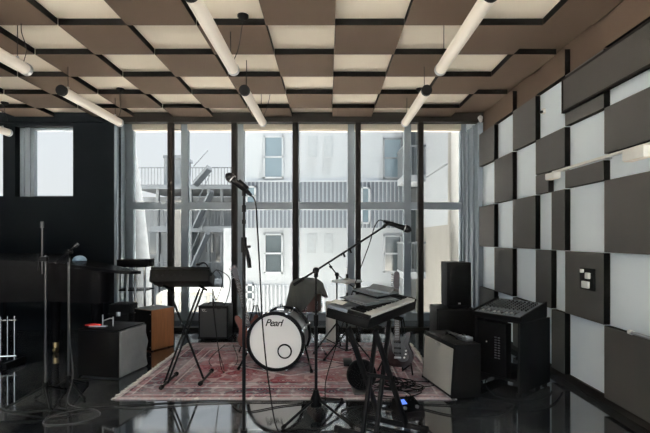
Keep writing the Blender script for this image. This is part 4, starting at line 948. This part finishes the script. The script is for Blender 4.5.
# leads on top of the grey amp
za = RZ_ + 0.44
pts = [(1.02, 3.9, za + 0.006), (1.10, 3.82, za + 0.03), (1.16, 3.72, za + 0.006), (1.10, 3.66, za + 0.02), (1.04, 3.74, za + 0.05), (1.08, 3.86, za + 0.008), (1.17, 3.84, za + 0.006), (1.18, 3.7, za + 0.006)]
cbl(pts, 'pale tangled lead heaped on the grey amplifier top', 'gcable', 0.005)
t = thing('pedal', 'small silver pedal lying on the grey amplifier top', 'pedal', (1.10, 3.66, za), -70)
MB().box(-0.06, 0.06, 0.02, 0.09, 0.0, 0.035, 0.004).build('housing', 'steel', t)
MB().lathe([(0.012, 0), (0.012, 0.01)], 12, T(0.02, 0.055, 0.035)).build('footswitch', 'chrome', t)
MB().lathe([(0.008, 0), (0.008, 0.012)], 12, T(-0.03, 0.055, 0.035)).build('knob', 'black', t)
# pipe along the right wall
t = thing('wall_pipe', 'thin pale pipe lying along the edge of the low wall panel', 'pipe', (2.12, 3.0, 0.645))
MB().cyl((2.125, 2.5, 0.645), (2.125, 3.08, 0.645), 0.012, n=10).build('pipe', 'steel', t, t.location)
MB().cyl((2.125, 3.06, 0.645), (2.125, 3.09, 0.645), 0.017, n=12).build('end_fitting', 'white', t, t.location)

# ------------------------------------------------------------------ outdoors
GZ = -2.7
o = struct('ground', MB().box(-45, 40, -50, 13.6, GZ - 0.3, GZ), 'ground')
struct('road', MB().box(-45, 40, 13.6, 60, GZ - 0.32, GZ - 0.02), 'asphalt')
struct('wall_outside_base', MB().box(XL - 0.15, XR + 0.15, YG - 0.3, YG + 0.1, GZ, -0.2), 'exfar2')
YF = 13.0
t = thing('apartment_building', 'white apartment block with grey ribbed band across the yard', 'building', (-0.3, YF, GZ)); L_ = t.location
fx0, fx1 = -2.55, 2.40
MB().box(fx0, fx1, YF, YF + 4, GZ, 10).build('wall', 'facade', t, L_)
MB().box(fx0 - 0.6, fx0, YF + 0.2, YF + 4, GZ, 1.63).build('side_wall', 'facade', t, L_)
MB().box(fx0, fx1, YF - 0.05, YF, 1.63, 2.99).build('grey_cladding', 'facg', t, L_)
mb = MB(); k = 0
xx = fx0 + 0.03
while xx < fx1: mb.box(xx, xx + 0.022, YF - 0.06, YF - 0.05, 1.63, 2.99); xx += 0.118
mb.build('cladding_ribs', 'facrib', t, L_)
mb = MB(); xx = fx0 + 0.03
while xx < fx1: mb.box(xx, xx + 0.05, YF - 0.05, YF, GZ, -0.07); xx += 0.118
mb.build('lower_cladding', 'facade', t, L_)
MB().box(fx0, fx1, YF - 0.06, YF, 2.99, 3.03).build('ledge', 'facrib', t, L_)
def fwin(px0, px1, py0, py1, gm, fm='facrib', y=YF, veiled=False, prj=0.04):
    a, b = W(px0, py1, y), W(px1, py0, y); mb = MB(); w_ = 0.05
    if veiled:
        MB().box(a.x, b.x, y - 0.015, y + 0.0, a.z, b.z).build('veiled_window', 'veiled_window', t, L_); return
    mb.box(a.x, a.x + w_, y - prj, y, a.z, b.z); mb.box(b.x - w_, b.x, y - prj, y, a.z, b.z); mb.box(a.x, b.x, y - prj, y, a.z, a.z + w_); mb.box(a.x, b.x, y - prj, y, b.z - w_, b.z)
    zm = (a.z + b.z) / 2; mb.box(a.x, b.x, y - prj, y, zm - 0.02, zm + 0.03)
    f = mb.build('window', fm, t, L_)
    MB().box(a.x + w_, b.x - w_, y - prj * 0.4, y, a.z + w_, b.z - w_).build('window_pane', gm, f, L_)
fwin(263.5, 283.5, 136, 178.5, 'exglass2'); fwin(383, 402, 138, 178.5, 'exglass2', 'exfar'); fwin(264, 283, 233.5, 273.5, 'exglass'); fwin(383.5, 402, 235, 272.5, 'exglass')
fwin(246, 256, 186, 206, 'exglass2', y=YF - 0.1); fwin(361, 370, 187, 224, 'exglass2', y=YF - 0.1); fwin(246, 254, 284, 300, 'exglass', y=YF - 0.05)
for q in ((308, 317, 136, 157), (324, 332.5, 136, 157), (307, 316, 234, 253), (324, 333, 234, 253)): fwin(*q, None, veiled=True)  # faint windows behind glass reflections, their pale haze put into flat panels
# right wing with balconies
t = thing('balcony_wing', 'pale side wing with two railed balconies right of the block', 'building', (2.9, 11, GZ)); L_ = t.location
WXf = 2.66
MB().box(WXf, 3.6, 9.3, 13.6, 1.62, 2.95).build('wall', 'facade', t, L_); MB().box(WXf, 3.6, 9.3, 13.6, 2.99, 10).build('wall', 'facrib', t, L_)
MB().box(WXf + 0.03, 3.57, 9.33, 13.6, 2.95, 2.99).build('joint', 'exfar', t, L_)
MB().box(WXf, 3.6, 9.3, 13.6, GZ, 1.62).build('lower_wall', 'exbeige', t, L_)
MB().box(2.4, WXf, 13.2, 13.6, GZ, 10).build('recess_wall', 'exfar2', t, L_)
for zf_ in (2.86, 0.22):
    s = MB().box(2.05, WXf, 11.9, 13.2, zf_ - 0.0, zf_ + 0.18).build('balcony_slab', 'facrib', t, L_)
    mb = MB(); mb.box(2.05, WXf, 11.9, 11.93, zf_ + 0.95, zf_ + 1.0); mb.box(2.05, 2.08, 11.9, 13.2, zf_ + 0.95, zf_ + 1.0)
    for k in range(9): x = 2.06 + k * 0.07; mb.box(x, x + 0.014, 11.905, 11.92, zf_ + 0.18, zf_ + 0.95)
    for k in range(12): yy = 11.93 + k * 0.1; mb.box(2.055, 2.07, yy, yy + 0.014, zf_ + 0.18, zf_ + 0.95)
    mb.build('railing', 'exfar', t, L_)
    MB().box(2.43, 2.62, 13.17, 13.2, zf_ + 0.2, zf_ + 2.0).build('balcony_door', 'exglass', t, L_)
o = single(MB().box(2.10, 2.30, 7.5, 7.7, GZ, 3.6, 0.02), 'pier', 'exbeige', 'narrow beige pier just outside the right-hand window', 'pier', (2.2, 7.6, GZ))
# far balconied building on the left
Y2 = 22.0
t = thing('balcony_building', 'distant grey building with open balconies, posts and stairs at left', 'building', (-7.5, Y2, GZ)); L_ = t.location
def fb(px0, px1, py0, py1, y0, y1, nm, m):
    a, b = W(px0, py1, y0), W(px1, py0, y0); return MB().box(a.x, b.x, y0, y1, a.z, b.z).build(nm, m, t, L_)
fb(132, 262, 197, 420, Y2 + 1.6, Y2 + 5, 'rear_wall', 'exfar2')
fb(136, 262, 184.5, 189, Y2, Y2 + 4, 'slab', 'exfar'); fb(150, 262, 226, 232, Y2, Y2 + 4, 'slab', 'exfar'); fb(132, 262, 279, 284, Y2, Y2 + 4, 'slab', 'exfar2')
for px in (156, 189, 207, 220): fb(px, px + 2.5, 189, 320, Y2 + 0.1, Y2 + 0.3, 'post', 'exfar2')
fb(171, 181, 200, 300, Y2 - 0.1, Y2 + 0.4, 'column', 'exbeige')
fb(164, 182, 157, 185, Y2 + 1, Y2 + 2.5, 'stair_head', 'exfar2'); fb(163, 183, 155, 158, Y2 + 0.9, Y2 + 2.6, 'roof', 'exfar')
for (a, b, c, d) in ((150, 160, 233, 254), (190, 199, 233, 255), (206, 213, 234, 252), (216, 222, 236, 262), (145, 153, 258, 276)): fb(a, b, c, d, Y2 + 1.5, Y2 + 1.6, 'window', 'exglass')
for (p0, p1, yt, yb) in ((138, 262, 167, 184.5), (150, 262, 208, 226), (150, 262, 262, 279)):
    mb = MB(); a, b = W(p0, yb, Y2), W(p1, yt, Y2)
    mb.box(a.x, b.x, Y2 + 0.02, Y2 + 0.06, b.z - 0.05, b.z)
    x = a.x
    while x < b.x: mb.box(x, x + 0.025, Y2 + 0.03, Y2 + 0.05, a.z, b.z); x += 0.16
    mb.build('railing', 'exfar', t, L_)
for (p0, q0, p1, q1) in ((196, 184, 210, 168), (196, 226, 212, 192), (192, 270, 208, 234)):
    a, b = W(p0, q0, Y2 - 0.4), W(p1, q1, Y2 - 0.4); mb = MB()
    mb.add([a + Vector((0, -0.5, -0.1)), b + Vector((0, -0.5, -0.1)), b + Vector((0, 0.35, -0.1)), a + Vector((0, 0.35, -0.1)), a + Vector((0, -0.5, 0.08)), b + Vector((0, -0.5, 0.08)), b + Vector((0, 0.35, 0.08)), a + Vector((0, 0.35, 0.08))], [(0, 3, 2, 1), (4, 5, 6, 7), (0, 1, 5, 4), (1, 2, 6, 5), (2, 3, 7, 6), (3, 0, 4, 7)])
    mb.tube([a, b], 0.05, 6); mb.tube([a + Vector((0, -0.4, 0.8)), b + Vector((0, -0.4, 0.8))], 0.025, 6)
    mb.build('stair_flight', 'exfar', t, L_)
# pale trunk
tr = spline([W(143, 420, 9.2), W(143, 300, 9.2), W(140, 240, 9.2), W(135.5, 190, 9.2), W(131, 150, 9.2), W(126, 110, 9.2), W(120, 60, 9.2)], 6)
n_ = len(tr); rr = [0.22 - 0.15 * min(1, i / (n_ * 0.75)) for i in range(n_)]
single(MB().tube(tr, rr, 12), 'tree', 'bark', 'pale leaning tree trunk outside the left window edge', 'tree', (tr[0].x, 9.2, GZ))
# white van
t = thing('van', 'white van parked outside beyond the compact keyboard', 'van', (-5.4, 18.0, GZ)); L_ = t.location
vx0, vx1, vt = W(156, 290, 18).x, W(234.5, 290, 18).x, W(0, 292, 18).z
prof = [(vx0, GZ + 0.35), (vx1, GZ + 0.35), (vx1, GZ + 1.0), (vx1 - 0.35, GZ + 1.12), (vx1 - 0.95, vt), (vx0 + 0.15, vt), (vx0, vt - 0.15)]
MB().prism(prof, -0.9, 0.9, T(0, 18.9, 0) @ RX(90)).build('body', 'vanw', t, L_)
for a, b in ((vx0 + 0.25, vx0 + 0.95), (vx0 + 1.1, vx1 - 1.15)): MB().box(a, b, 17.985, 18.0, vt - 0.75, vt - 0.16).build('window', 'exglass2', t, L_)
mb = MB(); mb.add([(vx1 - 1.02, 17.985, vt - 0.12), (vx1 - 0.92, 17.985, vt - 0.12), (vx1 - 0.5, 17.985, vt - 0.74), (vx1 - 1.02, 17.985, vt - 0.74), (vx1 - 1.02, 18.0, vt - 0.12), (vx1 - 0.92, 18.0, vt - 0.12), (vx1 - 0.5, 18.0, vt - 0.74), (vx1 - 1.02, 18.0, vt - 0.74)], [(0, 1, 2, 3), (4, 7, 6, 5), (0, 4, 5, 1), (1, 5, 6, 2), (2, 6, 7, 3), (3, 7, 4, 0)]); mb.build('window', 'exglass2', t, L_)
for a in (vx0 + 0.6, vx1 - 0.6): MB().cyl((a, 17.95, GZ + 0.32), (a, 18.15, GZ + 0.32), 0.32, n=20).build('wheel', 'rubber', t, L_)
MB().box(vx1 - 0.12, vx1 + 0.02, 17.97, 18.1, GZ + 0.78, GZ + 0.95).build('lamp', 'lampred', t, L_)

# ------------------------------------------------------------------ light
SKYB = 2.5
wd = bpy.data.worlds.new('overcast_sky'); sc.world = wd; wd.use_nodes = True
nt = wd.node_tree; bg = nt.nodes['Background']
tc = nt.nodes.new('ShaderNodeTexCoord'); sp = nt.nodes.new('ShaderNodeSeparateXYZ'); rp = nt.nodes.new('ShaderNodeValToRGB')
nt.links.new(tc.outputs['Generated'], sp.inputs[0]); nt.links.new(sp.outputs[2], rp.inputs[0]); nt.links.new(rp.outputs[0], bg.inputs[0])
rp.color_ramp.elements[0].position = 0.0; rp.color_ramp.elements[0].color = (0.745, 0.745, 0.75, 1)
rp.color_ramp.elements[1].position = 0.8; rp.color_ramp.elements[1].color = (0.75, 0.84, 0.95, 1)
# the half of the sky behind the camera is brightened, added fill for surfaces facing the camera
mr = nt.nodes.new('ShaderNodeMapRange'); nt.links.new(sp.outputs[1], mr.inputs[0])
mr.inputs[1].default_value = 0.0; mr.inputs[2].default_value = -0.5; mr.inputs[3].default_value = 0.0; mr.inputs[4].default_value = 1.0
mx = nt.nodes.new('ShaderNodeMix'); mx.data_type = 'RGBA'; nt.links.new(mr.outputs[0], mx.inputs[0]); nt.links.new(rp.outputs[0], mx.inputs[6])
mx.inputs[7].default_value = (SKYB * 0.97, SKYB, SKYB * 1.03, 1); nt.links.new(mx.outputs[2], bg.inputs[0])
bg.inputs[1].default_value = 1.0
sl = bpy.data.lights.new('sun', 'SUN'); sl.energy = 78.0; sl.angle = R(1.0); sl.color = (1.0, 0.96, 0.91)
so = bpy.data.objects.new('sun', sl); COL.objects.link(so); so.location = (3, 9, 20)
so.rotation_euler = Vector((-0.12, 0.03, -0.99)).to_track_quat('-Z', 'Y').to_euler()

# ------------------------------------------------------------------ camera
cd = bpy.data.cameras.new('camera'); co = bpy.data.objects.new('camera', cd); COL.objects.link(co)
co.location = (0, 0, H); co.rotation_euler = (R(90), 0, 0)
cd.sensor_width = 36; cd.lens = F / 650 * 36; cd.shift_x = -3.0 / 650; cd.shift_y = 22.5 / 650; cd.clip_start = 0.05; cd.clip_end = 200
sc.camera = co
sc.view_settings.view_transform = 'Standard'; sc.view_settings.look = 'None'; sc.view_settings.gamma = 1; sc.view_settings.use_curve_mapping = False
sc.view_settings.exposure = 0.22
sc.cycles.use_denoising = True
sc.cycles.denoising_prefilter = 'ACCURATE'
sc.cycles.max_bounces = 14; sc.cycles.diffuse_bounces = 8; sc.cycles.transparent_max_bounces = 16
